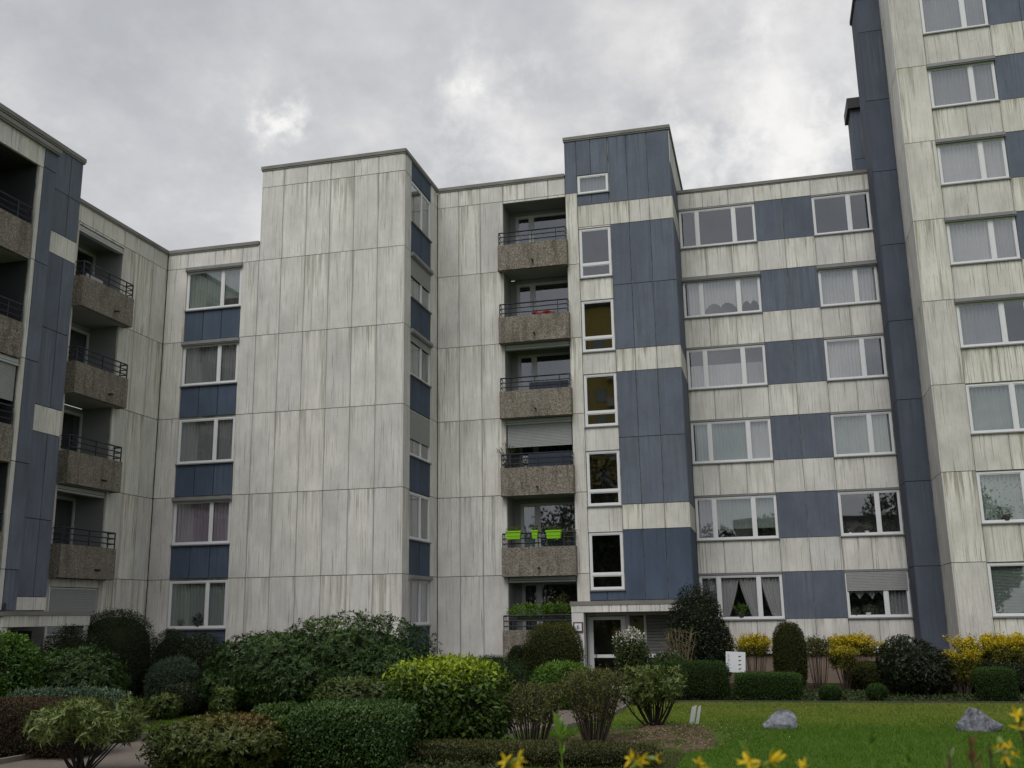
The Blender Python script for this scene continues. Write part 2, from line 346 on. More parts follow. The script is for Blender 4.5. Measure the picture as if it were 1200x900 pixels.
def curtain(face, u0, u1, z0, z1, n, mat, parent, bottom=None, pleat=.12, side=None, name='curtain'):
    m = MB(); K = max(8, int((u1-u0)/pleat*5)); R = 3; ph = random.uniform(0, 6)
    for j in range(R+1):
        for i in range(K+1):
            t = i/K; u = u0+(u1-u0)*t; zb = z0 if bottom is None else z0+(z1-z0)*bottom(t); s = j/R
            z = z1-(z1-zb)*s
            if side is not None:
                a, b = side(s); u = u0+(u1-u0)*(a+(b-a)*t)
            m.v.append(face.pt(u, n+.034*math.sin(ph+i/K*(u1-u0)/pleat*2*math.pi)+.008*math.sin(3*t*7+s*2), z))
    for j in range(R):
        for i in range(K): a = j*(K+1)+i; m.f.append((a, a+1, a+K+2, a+K+1))
    return m.build(name, mat, parent, True)
def shutter(face, u0, u1, z0, z1, n, parent, mat=None):
    m = MB(); z = z0
    while z < z1-.01:
        t = min(z+.052, z1); face.box(m, u0, u1, n-.014, n, z, t-.006, .004); z += .052
    face.box(m, u0, u1, n-.02, n-.012, z0, z1); return m.build('roller_shutter', mat or M_SHUT, parent)
def window(parent, face, u0, u1, z0, z1, lites=(.64,), rows=(), styles='w', n=-.03, cover=False, shut=0, fr=.055, mat=None, sill=True, room=1.1, name='window', mull=.075, sash=True, label=None):
    """frame mesh, with its panes, sill, curtains, shutter and the room behind as sub-parts"""
    mat = mat or M_FRAME; m = MB(); B = lambda a, b, c, d, e=-.07, f=0: face.box(m, a, b, n+e, n+f, c, d, 0)
    B(u0, u0+fr, z0, z1); B(u1-fr, u1, z0, z1); B(u0+fr, u1-fr, z0, z0+fr); B(u0+fr, u1-fr, z1-fr, z1)
    e = [u0] + [u0+(u1-u0)*t for t in lites] + [u1]; zz = [z0]+[z0+(z1-z0)*t for t in rows]+[z1]
    for x in e[1:-1]: B(x-mull/2, x+mull/2, z0+fr, z1-fr)
    for z in zz[1:-1]: B(u0+fr, u1-fr, z-mull/2, z+mull/2, -.068, .004)
    panes = []
    for i in range(len(e)-1):
        for j in range(len(zz)-1):
            a = e[i]+(fr if i == 0 else mull/2); b = e[i+1]-(fr if i == len(e)-2 else mull/2)
            c = zz[j]+(fr if j == 0 else mull/2); d = zz[j+1]-(fr if j == len(zz)-2 else mull/2)
            if sash:
                s = .032
                for q in ((a, a+s, c, d), (b-s, b, c, d), (a+s, b-s, c, c+s), (a+s, b-s, d-s, d)): B(*q, -.05, -.012)
                panes.append((a+s-.004, b-s+.004, c+s-.004, d-s+.004))
            else: panes.append((a-.004, b+.004, c-.004, d+.004))
    w = m.build(name, mat, parent, label=label)
    for (a, b, c, d) in panes:
        g = MB(); face.box(g, a, b, n-.036, n-.030, c, d); g.build('pane', M_GLASS, w)
    if sill:
        g = MB(); face.box(g, u0-.03, u1+.03, -.05, .055, z0-.045, z0-.006); g.build('sill', M_SILL, w)
    if cover:
        g = MB(); face.box(g, u0-.04, u1+.04, -.04, .10, z1+.006, z1+.125, .004); face.box(g, u0-.04, u1+.04, -.04, .075, z1-.03, z1+.0055); g.build('shutter_box', M_SILL, w)
    if shut > 0: shutter(face, u0+fr*.6, u1-fr*.6, z1-fr-(z1-z0)*shut, z1-.02, n+.022, w)
    if room:
        g = MB(); f = Face(face.k, face.P); a, b, c, d = u0-.15, u1+.15, z0-.3, z1+.1
        f.box(g, a, b, n-room-.05, n-room, c, d); f.box(g, a, a+.04, n-room, -.34, c, d); f.box(g, b-.04, b, n-room, -.34, c, d)
        f.box(g, a+.04, b-.04, n-room, -.34, c, c+.04); f.box(g, a+.04, b-.04, n-room, -.34, d-.04, d)
        g.build('room_lining', M_ROOM, w)
        g = MB()   # reveal between the frame and the room
        f.box(g, u0-.02, u0, -.36, n-.06, z0-.02, z1+.02); f.box(g, u1, u1+.02, -.36, n-.06, z0-.02, z1+.02)
        f.box(g, u0, u1, -.36, n-.06, z0-.02, z0); f.box(g, u0, u1, -.36, n-.06, z1, z1+.02); g.build('reveal', M_LOG, w)
    st = styles.split(',') if isinstance(styles, str) else styles
    cn = n-.125
    cols = list(zip(e[:-1], e[1:]))
    for i, (a, b) in enumerate(cols):
        s = st[min(i, len(st)-1)]
        if not s or s == '-': continue
        k, _, cl = s.partition(':'); cm = CUR.get(cl or 'w', M_CW); a += .03; b -= .03
        if k == 'full': curtain(face, a, b, z0+.03, z1-.05, cn, cm, w)
        elif k == 'top': curtain(face, a, b, z0+.25*(z1-z0), z1-.05, cn, cm, w)
        elif k == 'part': curtain(face, a+(b-a)*.3, b, z0+.03, z1-.05, cn, cm, w)
        elif k == 'cafe': curtain(face, a, b, z0+.10, z0+(z1-z0)*.6, cn, cm, w, pleat=.12)
        elif k == 'low': curtain(face, a, b, z0+.04, z0+(z1-z0)*.38, cn, cm, w)
        elif k == 'swag': curtain(face, a, b, z0+.05, z1-.05, cn, cm, w, bottom=lambda t: .06+.16*abs(math.sin(t*math.pi*2.0))**.7+.16*math.sin(t*math.pi))
        elif k == 'scal': curtain(face, a, b, z0+.30, z1-.05, cn, cm, w, bottom=lambda t: .25+.2*abs(math.sin(t*math.pi*3)))
        elif k == 'split':
            mid = (a+b)/2
            curtain(face, a, mid+.02, z0+.04, z1-.05, cn, cm, w, side=lambda s: (0, 1-.62*s**1.3)); curtain(face, mid-.02, b, z0+.04, z1-.05, cn, cm, w, side=lambda s: (.62*s**1.3, 1))
        elif k == 'splitr': curtain(face, a, b, z0+.04, z1-.05, cn, cm, w, side=lambda s: (.5*s**1.3, 1))
        elif k == 'blind':
            g = MB(); z = z0+.07
            while z < z1-.06: face.box(g, a, b, cn-.02, cn, z, z+.034, .004); z += .042
            tag(g.build('slat_blind', CUR[cl or 'gr'], w), kind='stuff')
    return w
def railing(face, u0, u1, n0, n1, z0, z1, parent, ends=True):
    m = MB(); T = lambda p, q, r=.018: m.tube([face.pt(*p), face.pt(*q)], r, 4)
    for k, z in enumerate((z1, z1-.17, z1-.34)):
        r = .026 if k == 0 else .019
        T((u0, n1, z), (u1, n1, z), r); T((u0, n0, z-.002), (u0, n1, z-.002), r); T((u1, n0, z-.002), (u1, n1, z-.002), r)
    for t in (.0, .125, .5, .86, 1.0): T((u0+(u1-u0)*t, n1+.001, z0-.05), (u0+(u1-u0)*t, n1+.001, z1), .021)
    return m.build('railing', M_RAIL, parent)
def balcony(parent, face, u0, u1, zj, n1=.30, slot=None, spout=True, depth=1.0, nosp=None):
    """parapet box hung in front of a loggia; slab, railing and drain spout as sub-parts"""
    m = MB(); zt = zj+.92; zb = zj-.07; t = .11; rr = random.uniform(-.01, .01)
    face.box(m, u0, u1, n1-t, n1, zb, zt+rr, .012)
    face.box(m, u0, u0+t, .004, n1-t-.001, zb+.003, zt+rr-.004); face.box(m, u1-t, u1, .004, n1-t-.001, zb+.003, zt+rr-.004)
    b = m.build('balcony', M_AGG, parent)
    g = MB(); s0, s1 = slot
    face.box(g, s0+.004, s1-.004, -depth, n1-t-.003, zj-.058, zj+.14)
    face.box(g, u0+t+.002, u1-t-.002, .006, n1-t-.003, zj-.055, zj+.137); g.build('floor_slab', M_SOFF, b)
    railing(face, u0+.05, u1-.05, .02, n1-.05, zt, zt+.47, b)
    if spout:
        g = MB(); uc = nosp if nosp is not None else (u0+u1)/2+.03
        g.tube([face.pt(uc, n1-.02, zj+.22), face.pt(uc, n1+.17, zj+.19)], .035, 7); g.build('drain_spout', M_CAPD, b)
    return b
def loggia_back(parent, face, u0, u1, z0, z1, depth, door=(.10, .36), styles=('-', 'low:w'), shut=0, box=False, wm=None):
    """door and wide window at the back of one loggia"""
    P = Face(face.k, face.P+depth if face.k == 'F' else face.P-depth)
    w = u1-u0; a, b = u0+w*door[0], u0+w*door[1]
    window(parent, P, a, b, z0+.15, z1-.16, (), styles=styles[0], n=-.02, sill=False, room=.9, fr=.08, name='balcony_door', mat=M_FRAME2)
    window(parent, P, b+.004, u1-.02, z0+.55, z1-.16, (), styles=styles[1], n=-.02, sill=False, room=.9, fr=.06, name='loggia_window', mat=M_FRAME2)
    m = MB(); P.box(m, b+.004, u1-.004, -.09, -.01, z0+.14, z0+.55); P.box(m, u0+.004, a, -.09, -.01, z0+.14, z1-.01); P.box(m, a, u1-.004, -.09, -.01, z1-.16, z1-.01)
    m.build('loggia_wall', wm or M_LOG, parent)
    if shut:
        shutter(face, u0+.03, u1-.03, z1-.12-(z1-z0)*shut, z1-.1, -.09, parent)
    if box or shut:
        m = MB(); face.box(m, u0+.01, u1-.01, -.22, -.04, z1-.13, z1-.008, .01); face.box(m, u0+.01, u1-.01, -.2, -.03, z1-.20, z1-.132, .006); m.build('shutter_box', M_FRAME2, parent)
def slot_sides(parent, face, u0, u1, z0, z1, depth, mat=None):
    m = MB(); face.box(m, u0-.02, u0+.002, -depth-.1, -.076, z0, z1); face.box(m, u1-.002, u1+.02, -depth-.1, -.076, z0, z1)
    face.box(m, u0+.003, u1-.003, -depth-.1, -.076, z1-.004, z1+.05); m.build('loggia_side', mat or M_LOG, parent)
def cap(parent, face, u0, u1, z, h=.13, over=.05, depth=.45, mat=None, e0=0, e1=0):
    m = MB(); face.box(m, u0-e0, u1+e1, -depth, over, z-h, z, .006); face.box(m, u0-e0+.02, u1+e1-.02, -depth+.05, over-.02, z-h-.045, z-h-.001); return m.build('roof_edge', mat or M_CAP, parent)
def slabbox(name, mat, parent, *b):
    m = MB(); m.box(*b); return m.build(name, mat, parent)
J = lambda k: .985+2.75*k
Sl = lambda k: -.626+2.75*k
yL, yC, yR, yK, yA = 30.444, 34.017, 36.640, 35.172, 33.121

# ================================================================== corner block (side wing, recessed wing, tall bay, balcony wing)
cb = thing('apartment_block', 'white panelled corner block with a windowless tall bay and two stacks of pebble balconies', 'building', (-15.5, 31, 0))
# --- side wall facing right (W)
fW = Face('R', -20.289); a0, a1 = 25.60, 27.90
hW = [(a0, a1, J(1)-.06, 14.66), (25.66, 27.88, 2.02, 3.42)]
backing(fW, 21.6, yL+.32, 1.0, 15.36, hW, cb)
panels(fW, [21.7, 22.9, 24.2, 25.6, 26.75, 27.9, 28.75, 29.6, yL-.012], [1.0, J(1), J(2), J(3), J(4), J(5), 15.34], M_WHITE2, cb, hW)
slot_sides(cb, fW, a0, a1, J(1)-.06, 14.66, 1.05)
for k in (4, 3, 2, 1):
    balcony(cb, fW, 25.50, 28.13, J(k), .36, (a0, a1), depth=1.05, nosp=27.15)
    loggia_back(cb, fW, a0, a1, J(k), J(k+1)-.06 if k < 4 else 14.66, 1.05, door=(.04, .42) if k != 3 else (.1, .4), styles=('full:g', 'full:d') if k % 2 else ('-', 'low:w'), box=(k in (1, 4)))
window(cb, fW, 25.68, 27.86, 2.04, 3.40, (.6,), shut=.93, name='window', label='ground floor window closed by its roller shutter')
cap(cb, fW, 21.6, yL-.05, 15.47, e1=0)
# --- recessed wing and tall bay share one plane (L)
fL = Face('F', yL); w0, w1 = -19.47, -17.30
hL = []; bl = []
for k in range(1, 6):
    hL.append((w0, w1, Sl(k), J(k)-.03)); bl.append((w0, w1, J(k-1)+.02 if k > 1 else 1.0, Sl(k)))
backing(fL, -20.289+.001, -11.54, 1.0, 15.36, hL, cb)
panels(fL, [-20.275, w0, -18.38, w1, -16.655], [1.0]+[J(k) for k in range(1, 6)]+[15.34], M_WHITE, cb, hL+bl)
for i, b in enumerate(bl): panels(fL, [w0, w0+.72, w0+1.45, w1], [b[2], b[3]], M_BLUE2, cb, proud=-.012)
stL = {5: ('full:gr', 'top:gr'), 4: ('full:g', 'full:g'), 3: ('full:g', 'full:g'), 2: ('full:p', 'full:p'), 1: ('full:gr', 'full:gr')}
for k in range(1, 6): window(cb, fL, w0+.01, w1-.01, Sl(k)+.01, J(k)-.05 - (.09 if k in (5, 4, 2) else 0), (.655,), styles=stL[k], cover=k in (5, 4, 2))
cap(cb, fL, -20.289-.1, -16.67, 15.472)
bs = [-16.655, -15.79, -14.89, -13.99, -13.1, -12.2, -11.236]
panels(fL, bs, [1.0]+[J(k) for k in range(1, 7)]+[18.14], M_WHITE, cb)
backing(fL, -16.66, -11.54, 15.361, 18.16, [], cb)
slabbox('wall', M_JOINT, cb, -16.66, -16.4, yL+.33, 40, 15.3, 18.16)
cap(cb, fL, -16.655, -11.236, 18.30, e0=.05, e1=.055)
# --- the bay's side wall with its strip of windows
fS = Face('R', -11.222); s0, s1 = 31.12, 33.25
hS = [(s0, s1, Sl(k), J(k)-.05) for k in range(1, 7)]
bS = [(s0, s1, J(k-1)-.03 if k > 1 else 1.0, Sl(k)) for k in range(1, 7)]+[(s0, s1, J(6)-.03, 18.14)]
backing(fS, yL+.05, yC+.32, 1.0, 18.16, hS, cb)
panels(fS, [yL+.012, s0, s1, yC-.012], [1.0]+[J(k) for k in range(1, 7)]+[18.14], M_WHITE, cb, [(s0, s1, 1.0, 18.2)])
for b in bS: panels(fS, [s0, (s0+s1)/2, s1], [b[2], b[3]], M_BLUE2, cb, proud=-.012)
stS = {6: ('-', '-', 0), 5: ('full:g', '-', .44), 4: ('full:g', '-', .16), 3: ('full:g', '-', .60), 2: ('full:g', '-', 0), 1: ('full:g', 'part:w', 0)}
for k in range(1, 7):
    a, b, c = stS[k]; window(cb, fS, s0+.01, s1-.01, Sl(k)+.01, J(k)-.06-(.08 if k in (5, 4, 1) else 0), (.56,), styles=(a, b), cover=k in (5, 4, 1), shut=c)
cap(cb, fS, yL+.005, yC+.02, 18.302)
# --- balcony wing (C)
fC = Face('F', yC); c0, c1 = -8.66, -6.285
hC = [(c0, c1, J(0)-.05, 17.39)]
backing(fC, -11.222+.001, c1, .98, 18.16, hC, cb)
panels(fC, [-11.21, -10.38, -9.54, c0, -7.81, -6.93, c1], [1.0]+[J(k) for k in range(1, 7)]+[18.14], M_WHITE, cb, hC)
slot_sides(cb, fC, c0, c1, J(0)-.05, 17.39, 1.02)
lst = {5: ('low:w', 'low:w'), 4: ('low:w', 'low:w'), 3: ('low:w', 'low:w'), 2: ('full:d', 'full:d'), 1: ('full:gr', 'full:d'), 0: ('full:d', '-')}
for k in range(0, 6):
    balcony(cb, fC, -8.82, -6.225, J(k), .30, (c0, c1), depth=1.0)
    loggia_back(cb, fC, c0, c1, J(k), J(k+1)-.06 if k < 5 else 17.39, 1.0, styles=lst[k], shut=.33 if k == 2 else 0, box=k in (0, 3, 2))
cap(cb, fC, -11.2, c1-.004, 18.30)
slabbox('plinth', M_PLINTH, cb, -16.6, -11.42, yL+.15, yL+.45, 0, .99); slabbox('plinth', M_PLINTH, cb, -20.25, -16.61, yL+.151, yL+.45, 0, .99)
slabbox('plinth', M_PLINTH, cb, -11.8, -11.4, yL+.46, yC+.4, 0, .99); slabbox('plinth', M_PLINTH, cb, -11.39, -6.3, yC+.15, yC+.45, 0, .93)
slabbox('plinth', M_PLINTH, cb, -20.8, -20.44, 21.6, yL+.6, 0, .99)
slabbox('roof', M_ROOF, cb, -30, -20.63, 24, 40, 15.2, 15.33); slabbox('roof', M_ROOF, cb, -20.62, -16.67, yL+.33, 40, 15.2, 15.33)
slabbox('roof', M_ROOF, cb, -16.38, -11.55, yL+.33, 40.4, 17.95, 18.1); slabbox('roof', M_ROOF, cb, -11.54, -6.3, yC+.33, 40.4, 17.95, 18.1)
slabbox('wall', M_JOINT, cb, -30, -6.5, 40.5, 40.8, 0, 15.2)

# ================================================================== stair tower (T)
tw = thing('stair_tower', 'blue and white stairwell tower with five tall landing windows and the main entrance below', 'building', (-4.3, 34.5, 0))
t0, t1 = -6.279, -2.392
fT = Face('F', yC)
wz = [(5, 14.17, 16.06), (4, 11.42, 13.32), (3, 8.73, 10.61), (2, 5.98, 7.88), (1, 3.17, 5.09)]
hT = [(-5.82, -4.67, a, b) for _, a, b in wz]+[(-5.83, -4.67, 17.41, 18.15)]
backing(fT, t0, t1-.32, 2.45, 19.6, hT, tw)
white = [(-5.82, -4.655, 13.32, 14.17), (-5.82, -4.655, 10.61, 11.42), (-5.82, -4.655, 7.88, 8.73), (-5.82, -4.655, 5.09, 5.98)]
# white edge strip beside the loggias, white bands, blue fields
panels(fT, [t0, -5.83], [2.80]+[J(k) for k in range(1, 7)]+[17.48], M_WHITE2, tw)
panels(fT, [t0, -5.83], [17.48, 19.58], M_BLUE, tw)
panels(fT, [-5.83, -5.30, -4.65, -3.97, -3.22, t1-.012], [16.97, 19.58], M_BLUE, tw, hT)
panels(fT, [-5.83, -4.65, -3.97, -3.22, t1-.012], [16.12, 16.97], M_WHITE2, tw)
for r in white: panels(fT, [-5.83, -4.65], [r[2], r[3]], M_WHITE, tw)
panels(fT, [-5.83, -4.65], [16.06, 16.12], M_WHITE, tw)
bb = [-4.65, -3.97, -3.22, t1-.012]
panels(fT, bb, [11.44, 13.81, 16.12], M_BLUE, tw); panels(fT, bb, [10.63, 11.44], M_WHITE2, tw)
panels(fT, bb, [6.0, 8.3, 10.63], M_BLUE, tw); panels(fT, bb, [5.15, 6.0], M_WHITE2, tw); panels(fT, bb, [2.83, 5.15], M_BLUE2, tw)
panels(fT, [-5.83, -5.25, -4.65], [2.83, 3.17], M_BLUE2, tw)
for k, a, b in wz: window(tw, fT, -5.81, -4.67, a+.01, b-.01, (), rows=(.265,), styles='-', n=-.03, room=2.2, fr=.06)
window(tw, fT, -5.81, -4.68, 17.42, 18.14, (), styles='full:g', n=-.02)
fTs = Face('R', t1)
backing(fTs, yC+.05, 40, 2.45, 19.6, [], tw)
tz = [(2.83, 5.15, M_BLUE2), (5.15, 6.0, M_WHITE2), (6.0, 8.3, M_BLUE), (8.3, 10.63, M_BLUE), (10.63, 11.44, M_WHITE2), (11.44, 13.81, M_BLUE), (13.81, 16.12, M_BLUE), (16.12, 16.97, M_WHITE2), (16.97, 18.25, M_BLUE), (18.25, 19.58, M_WHITE)]
for a, b, m_ in tz:
    panels(fTs, [yC+.012, 35.3, yR], [a, b], m_, tw)
    if a > 16.9: panels(fTs, [yR, 38, 39.6], [max(a, 18.25), b], M_WHITE, tw) if b > 18.3 else None
cap(tw, fT, t0-.04, t1+.05, 19.735); cap(tw, fTs, yC+.46, 40, 19.73)
slabbox('wall', M_JOINT, tw, t0, t0+.3, yC+.33, 40, 17.9, 19.6); slabbox('wall', M_JOINT, tw, t0, t1, 39.7, 40, 0, 19.6); slabbox('roof', M_ROOF, tw, t0+.3, t1-.32, yC+.33, 39.7, 19.3, 19.5)
# entrance porch
yP = 32.80
m = MB(); m.box(-6.30, -2.30, yP, yC-.01, 2.67, 2.80); m.build('porch_roof', M_CAP, tw)
fP = Face('F', yP+.02)
panels(fP, [-6.27, -5.03, -4.45, -3.4, -2.33], [2.44, 2.68], M_WHITE, tw)
slabbox('porch_beam', M_SOFF, tw, -6.26, -2.34, yP+.06, yC-.02, 2.45, 2.665)
m = MB(); m.box(-6.26, -5.87, yP+.03, yP+.42, 0, 2.44); m.build('porch_pier', M_WHITE, tw)
m = MB(); m.box(-2.72, -2.34, yP+.03, yP+.42, 0, 2.44); m.build('porch_pier', M_WHITE, tw)
m = MB(); m.box(-6.0, -5.92, yP+.43, 33.6, 0, 2.44); m.build('porch_side_wall', M_LOG, tw)
fD = Face('F', 33.60)
m = MB(); fD.box(m, -5.9, -5.84, -.1, 0, 0, 2.44); fD.box(m, -5.84, -2.4, -.1, 0, 2.33, 2.44); fD.box(m, -4.62, -4.50, -.1, 0, 0, 2.33); fD.box(m, -4.03, -3.95, -.1, 0, 0, 2.33)
ef = m.build('entrance_frame', M_FRAME2, tw)
m = MB(); fD.box(m, -5.84, -5.70, -.08, .01, 0.02, 2.31); fD.box(m, -4.78, -4.63, -.08, .01, .02, 2.31); fD.box(m, -5.70, -4.78, -.08, .01, 2.2, 2.31); fD.box(m, -5.70, -4.78, -.08, .01, 1.0, 1.10); fD.box(m, -5.7, -4.78, -.08, .01, .02, .12)
dr = m.build('entrance_door', M_FRAME, tw)
for a, b in ((1.10, 2.2), (.12, 1.0)):
    g = MB(); fD.box(g, -5.70, -4.78, -.05, -.04, a, b); g.build('pane', M_GLASS, dr); 
g = MB(); g.tube([fD.pt(-5.62+.0, .05, .95), fD.pt(-5.62, .05, 1.35)], .014, 6); g.tube([fD.pt(-5.62, .0, 1.3), fD.pt(-5.62, .05, 1.3)], .01, 5); g.build('handle', M_RAIL, dr)
g = MB(); fD.box(g, -4.50, -4.03, -.05, -.04, .1, 2.33); g.build('side_light', M_GLASS, tw)
m = MB(); z = 1.12
while z < 2.32: fD.box(m, -3.95, -2.42, -.05, -.03, z, z+.095, .008); z += .10
tag(m.build('louvre_panel', plain('grey_slat_panel', (.13, .13, .13), .6, .15), tw), kind='stuff')
m = MB(); fD.box(m, -4.03, -2.42, -.1, 0, 1.0, 1.115); m.build('entrance_rail', M_FRAME, tw)
slabbox('letterbox_panel', M_DARK, tw, -3.94, -2.42, 33.62, 33.7, 0, .99)
slabbox('entrance_hall', M_ROOM, tw, -5.9, -3.9, 35.3, 35.4, 0, 2.6); slabbox('entrance_hall', M_ROOM, tw, -3.9, -3.85, 33.71, 35.3, 0, 2.6); slabbox('entrance_hall', M_ROOM, tw, -5.95, -5.9, 33.71, 35.3, 0, 2.6)
slabbox('plinth', M_PLINTH, tw, -2.55, -2.41, 33.7, 36.8, 0, 2.44)
def text_mesh(s, size, depth=.002):
    c = bpy.data.curves.new('t', 'FONT'); c.body = s; c.size = size; c.extrude = depth; c.align_x = 'CENTER'; c.align_y = 'CENTER'
    o = bpy.data.objects.new('t', c); COL.objects.link(o); bpy.context.view_layer.update()
    me = bpy.data.meshes.new_from_object(o.evaluated_get(bpy.context.evaluated_depsgraph_get())); bpy.data.objects.remove(o); return me
np_ = thing('house_number_plate', 'small square white plate reading 6 in a plum frame on the porch pier', 'sign', (-6.06, yP+.03, 1.86))
m = MB(); m.box(-6.21, -5.89, yP-.01, yP+.04, 1.83, 2.15); m.build('plate_frame', M_PINK, np_)
m = MB(); m.box(-6.165, -5.935, yP-.016, yP-.009, 1.875, 2.105); m.build('plate', M_SIGN, np_)
me = text_mesh('6', .20); me.materials.clear(); o = link('digit', me, np_, (-6.05, yP-.020, 1.99), M_INK); o.rotation_euler = (math.pi/2, 0, 0)

# ================================================================== right block (R)
rb = thing('apartment_block', 'six storey block of white bands, with blue squares between its wide and narrow window columns', 'building', (1.1, 38, 0))
fR = Face('F', yR); ra0, ra1, rb0, rb1 = -2.375, .465, 2.53, 4.575
hR = []; zR = []
for k in range(1, 7):
    hR += [(ra0, ra1, Sl(k), J(k)-.08), (rb0, rb1, Sl(k), J(k)-.08)]; zR.append((ra1, rb0, Sl(k), J(k)-.02))
backing(fR, -2.39, 4.9, .95, 18.1, hR, rb)
us = [-2.385, -1.45, -.49, .465, 1.46, 2.53, 3.5, 4.585]
for k in range(0, 7):
    lo_, hi_ = (J(k)-.02 if k else .97), (Sl(k+1) if k < 6 else 18.08)
    panels(fR, us, [lo_, hi_], M_WHITE, rb)
for k in range(1, 7):   # slim lintels above the windows
    for a, b in ((ra0, ra1), (rb0, rb1)): slabbox('lintel', M_SILL, rb, a, b, yR-.0, yR+.06, J(k)-.078, J(k)-.024)
for z in zR: panels(fR, [ra1, 1.46, rb0], [z[2], z[3]], M_BLUE, rb, proud=-.01)
stA = {6: ('-', '-', '-'), 5: ('part:w', 'swag:w', 'swag:w'), 4: ('cafe:w', 'cafe:w', 'cafe:g'), 3: ('part:gr', 'full:gr', 'full:w'), 2: ('full:g', 'top:gr', 'top:gr'), 1: ('top:g', 'split:w', 'splitr:w')}
stB = {6: ('-', '-'), 5: ('full:w', 'full:w'), 4: ('full:w', 'full:d'), 3: ('full:gr', 'full:gr'), 2: ('-', '-'), 1: ('scal:w', 'full:g')}
for k in range(1, 7):
    window(rb, fR, ra0+.01, ra1-.01, Sl(k)+.01, J(k)-.09-(.09 if k == 5 else 0), (.235, .72), styles=stA[k], cover=k == 5, mull=.10)
    window(rb, fR, rb0+.01, rb1-.01, Sl(k)+.01, J(k)-.09-(.09 if k == 5 else 0), (.63,), styles=stB[k], cover=k == 5, mull=.10, shut=.38 if k == 1 else 0)
cap(rb, fR, -2.385, 4.585, 18.255, over=.03)
slabbox('plinth', M_PLINTH, rb, -2.40, 5.4, yR+.12, yR+.4, 0, .94); slabbox('roof', M_ROOF, rb, -2.39, 9, yR+.33, 46, 17.8, 17.95)
slabbox('wall', M_JOINT, rb, -2.39, 9, 46, 46.3, 0, 17.9)
ph = thing('roof_housing', 'narrow blue rooftop housing with a dark cap standing behind the slate blue pillar', 'roof housing', (6, 41.5, 17.95))
slabbox('wall', M_JOINT, ph, 4.62, 8, 40.05, 41.3, 17.95, 22.35)
fh = Face('F', 40); panels(fh, [4.60, 5.6, 6.6, 8], [18, 20.2, 22.4], M_BLUE, ph); fh2 = Face('L', 4.60); panels(fh2, [40.02, 41.3], [18, 20.2, 22.4], M_BLUE, ph)
slabbox('roof_edge', M_CAPD, ph, 4.48, 8.1, 39.85, 41.4, 22.4, 22.85)

# ================================================================== tall block (A) with its slate blue pillar (K)
tb = thing('apartment_tower', 'tallest block, stained white with curtained windows and blue fields, rising out of the picture', 'building', (9, 37, 0))
fK = Face('F', yK); zz = [.97]+[J(k) for k in range(1, 9)]+[24.4]
backing(fK, 4.605, 5.42, .9, 24.4, [], tb); panels(fK, [4.60, 5.395], zz, M_KBLUE, tb)
fKl = Face('L', 4.593); backing(fKl, yK+.05, 36.9, .9, 24.4, [], tb, n0=-.3); panels(fKl, [yK+.012, yR-.01], zz, M_KBLUE, tb); panels(fKl, [yR, 36.89], [18.3, J(7), J(8), 24.4], M_KBLUE, tb); slabbox('wall', M_JOINT, tb, 4.62, 5.7, 36.6, 36.9, .9, 24.4)
cap(tb, fK, 4.593-.06, 5.39, 24.54, over=.06, mat=M_CAPD); cap(tb, fKl, yK+.46, 36.95, 24.53, over=.06, mat=M_CAPD)
fA = Face('F', yA); TOP = 29.0
hA = []; bA = []
for k in range(1, 11):
    hA += [(6.38, 8.45, Sl(k), J(k)-.04), (10.45, 12.5, Sl(k), J(k)-.04)]; bA.append((8.45, 10.45, Sl(k), J(k)-.02))
backing(fA, 5.72, 14, .9, TOP, hA, tb)
for k in range(0, 11):
    lo_, hi_ = (J(k)-.02 if k else .97), (Sl(k+1) if k < 10 else TOP-.02)
    panels(fA, [6.38, 7.42, 8.45, 9.45, 10.45, 11.5, 12.5, 14], [lo_, hi_], M_WHITE2, tb)
panels(fA, [5.412, 6.38], [.97]+[J(k) for k in range(1, 11)]+[TOP-.02], M_WHITE2, tb); panels(fA, [12.5, 14], [.97]+[J(k) for k in range(1, 11)]+[TOP-.02], M_WHITE2, tb, [(12.4, 14.1, J(k)-.02, Sl(k+1)) for k in range(0, 11)])
for b in bA: panels(fA, [8.45, 9.45, 10.45], [b[2], b[3]], M_BLUE, tb, proud=-.01)
sA = {8: ('full:g', 'full:g'), 7: ('full:g', 'full:g'), 6: ('full:w', 'full:w'), 5: ('full:w', 'full:g'), 4: ('full:g', '-'), 3: ('full:gr', 'full:gr'), 2: ('full:f', 'full:f'), 1: ('blind:gr', 'blind:gr')}
for k in range(1, 10):
    cv = k in (7, 6, 5, 4)
    window(tb, fA, 6.39, 8.44, Sl(k)+.01, J(k)-.05-(.09 if cv else 0), (.64,), styles=sA.get(k, ('full:g', '-')), cover=cv, mull=.10)
    window(tb, fA, 10.46, 12.49, Sl(k)+.01, J(k)-.06, (.64,), styles=('full:w', 'full:g'), mull=.10)
fAl = Face('L', 5.400); backing(fAl, yA+.05, 36.9, .9, TOP, [], tb)
panels(fAl, [yA+.012, yA+1.25, yK-.004], [.97]+[J(k) for k in range(1, 11)]+[TOP-.02], M_WHITE, tb); panels(fAl, [yK+.01, 36.88], [24.56, J(9), J(10), TOP-.02], M_WHITE, tb)
cap(tb, fA, 5.40, 14, TOP+.12); cap(tb, fAl, yA+.46, 36.9, TOP+.119)
slabbox('plinth', M_PLINTH, tb, 5.55, 14, yA+.12, yA+.4, 0, .9); slabbox('plinth', M_PLINTH, tb, 4.75, 5.54, yK+.12, yK+.4, 0, .9); slabbox('plinth', M_PLINTH, tb, 5.56, 5.8, yA+.41, 36, 0, .9)
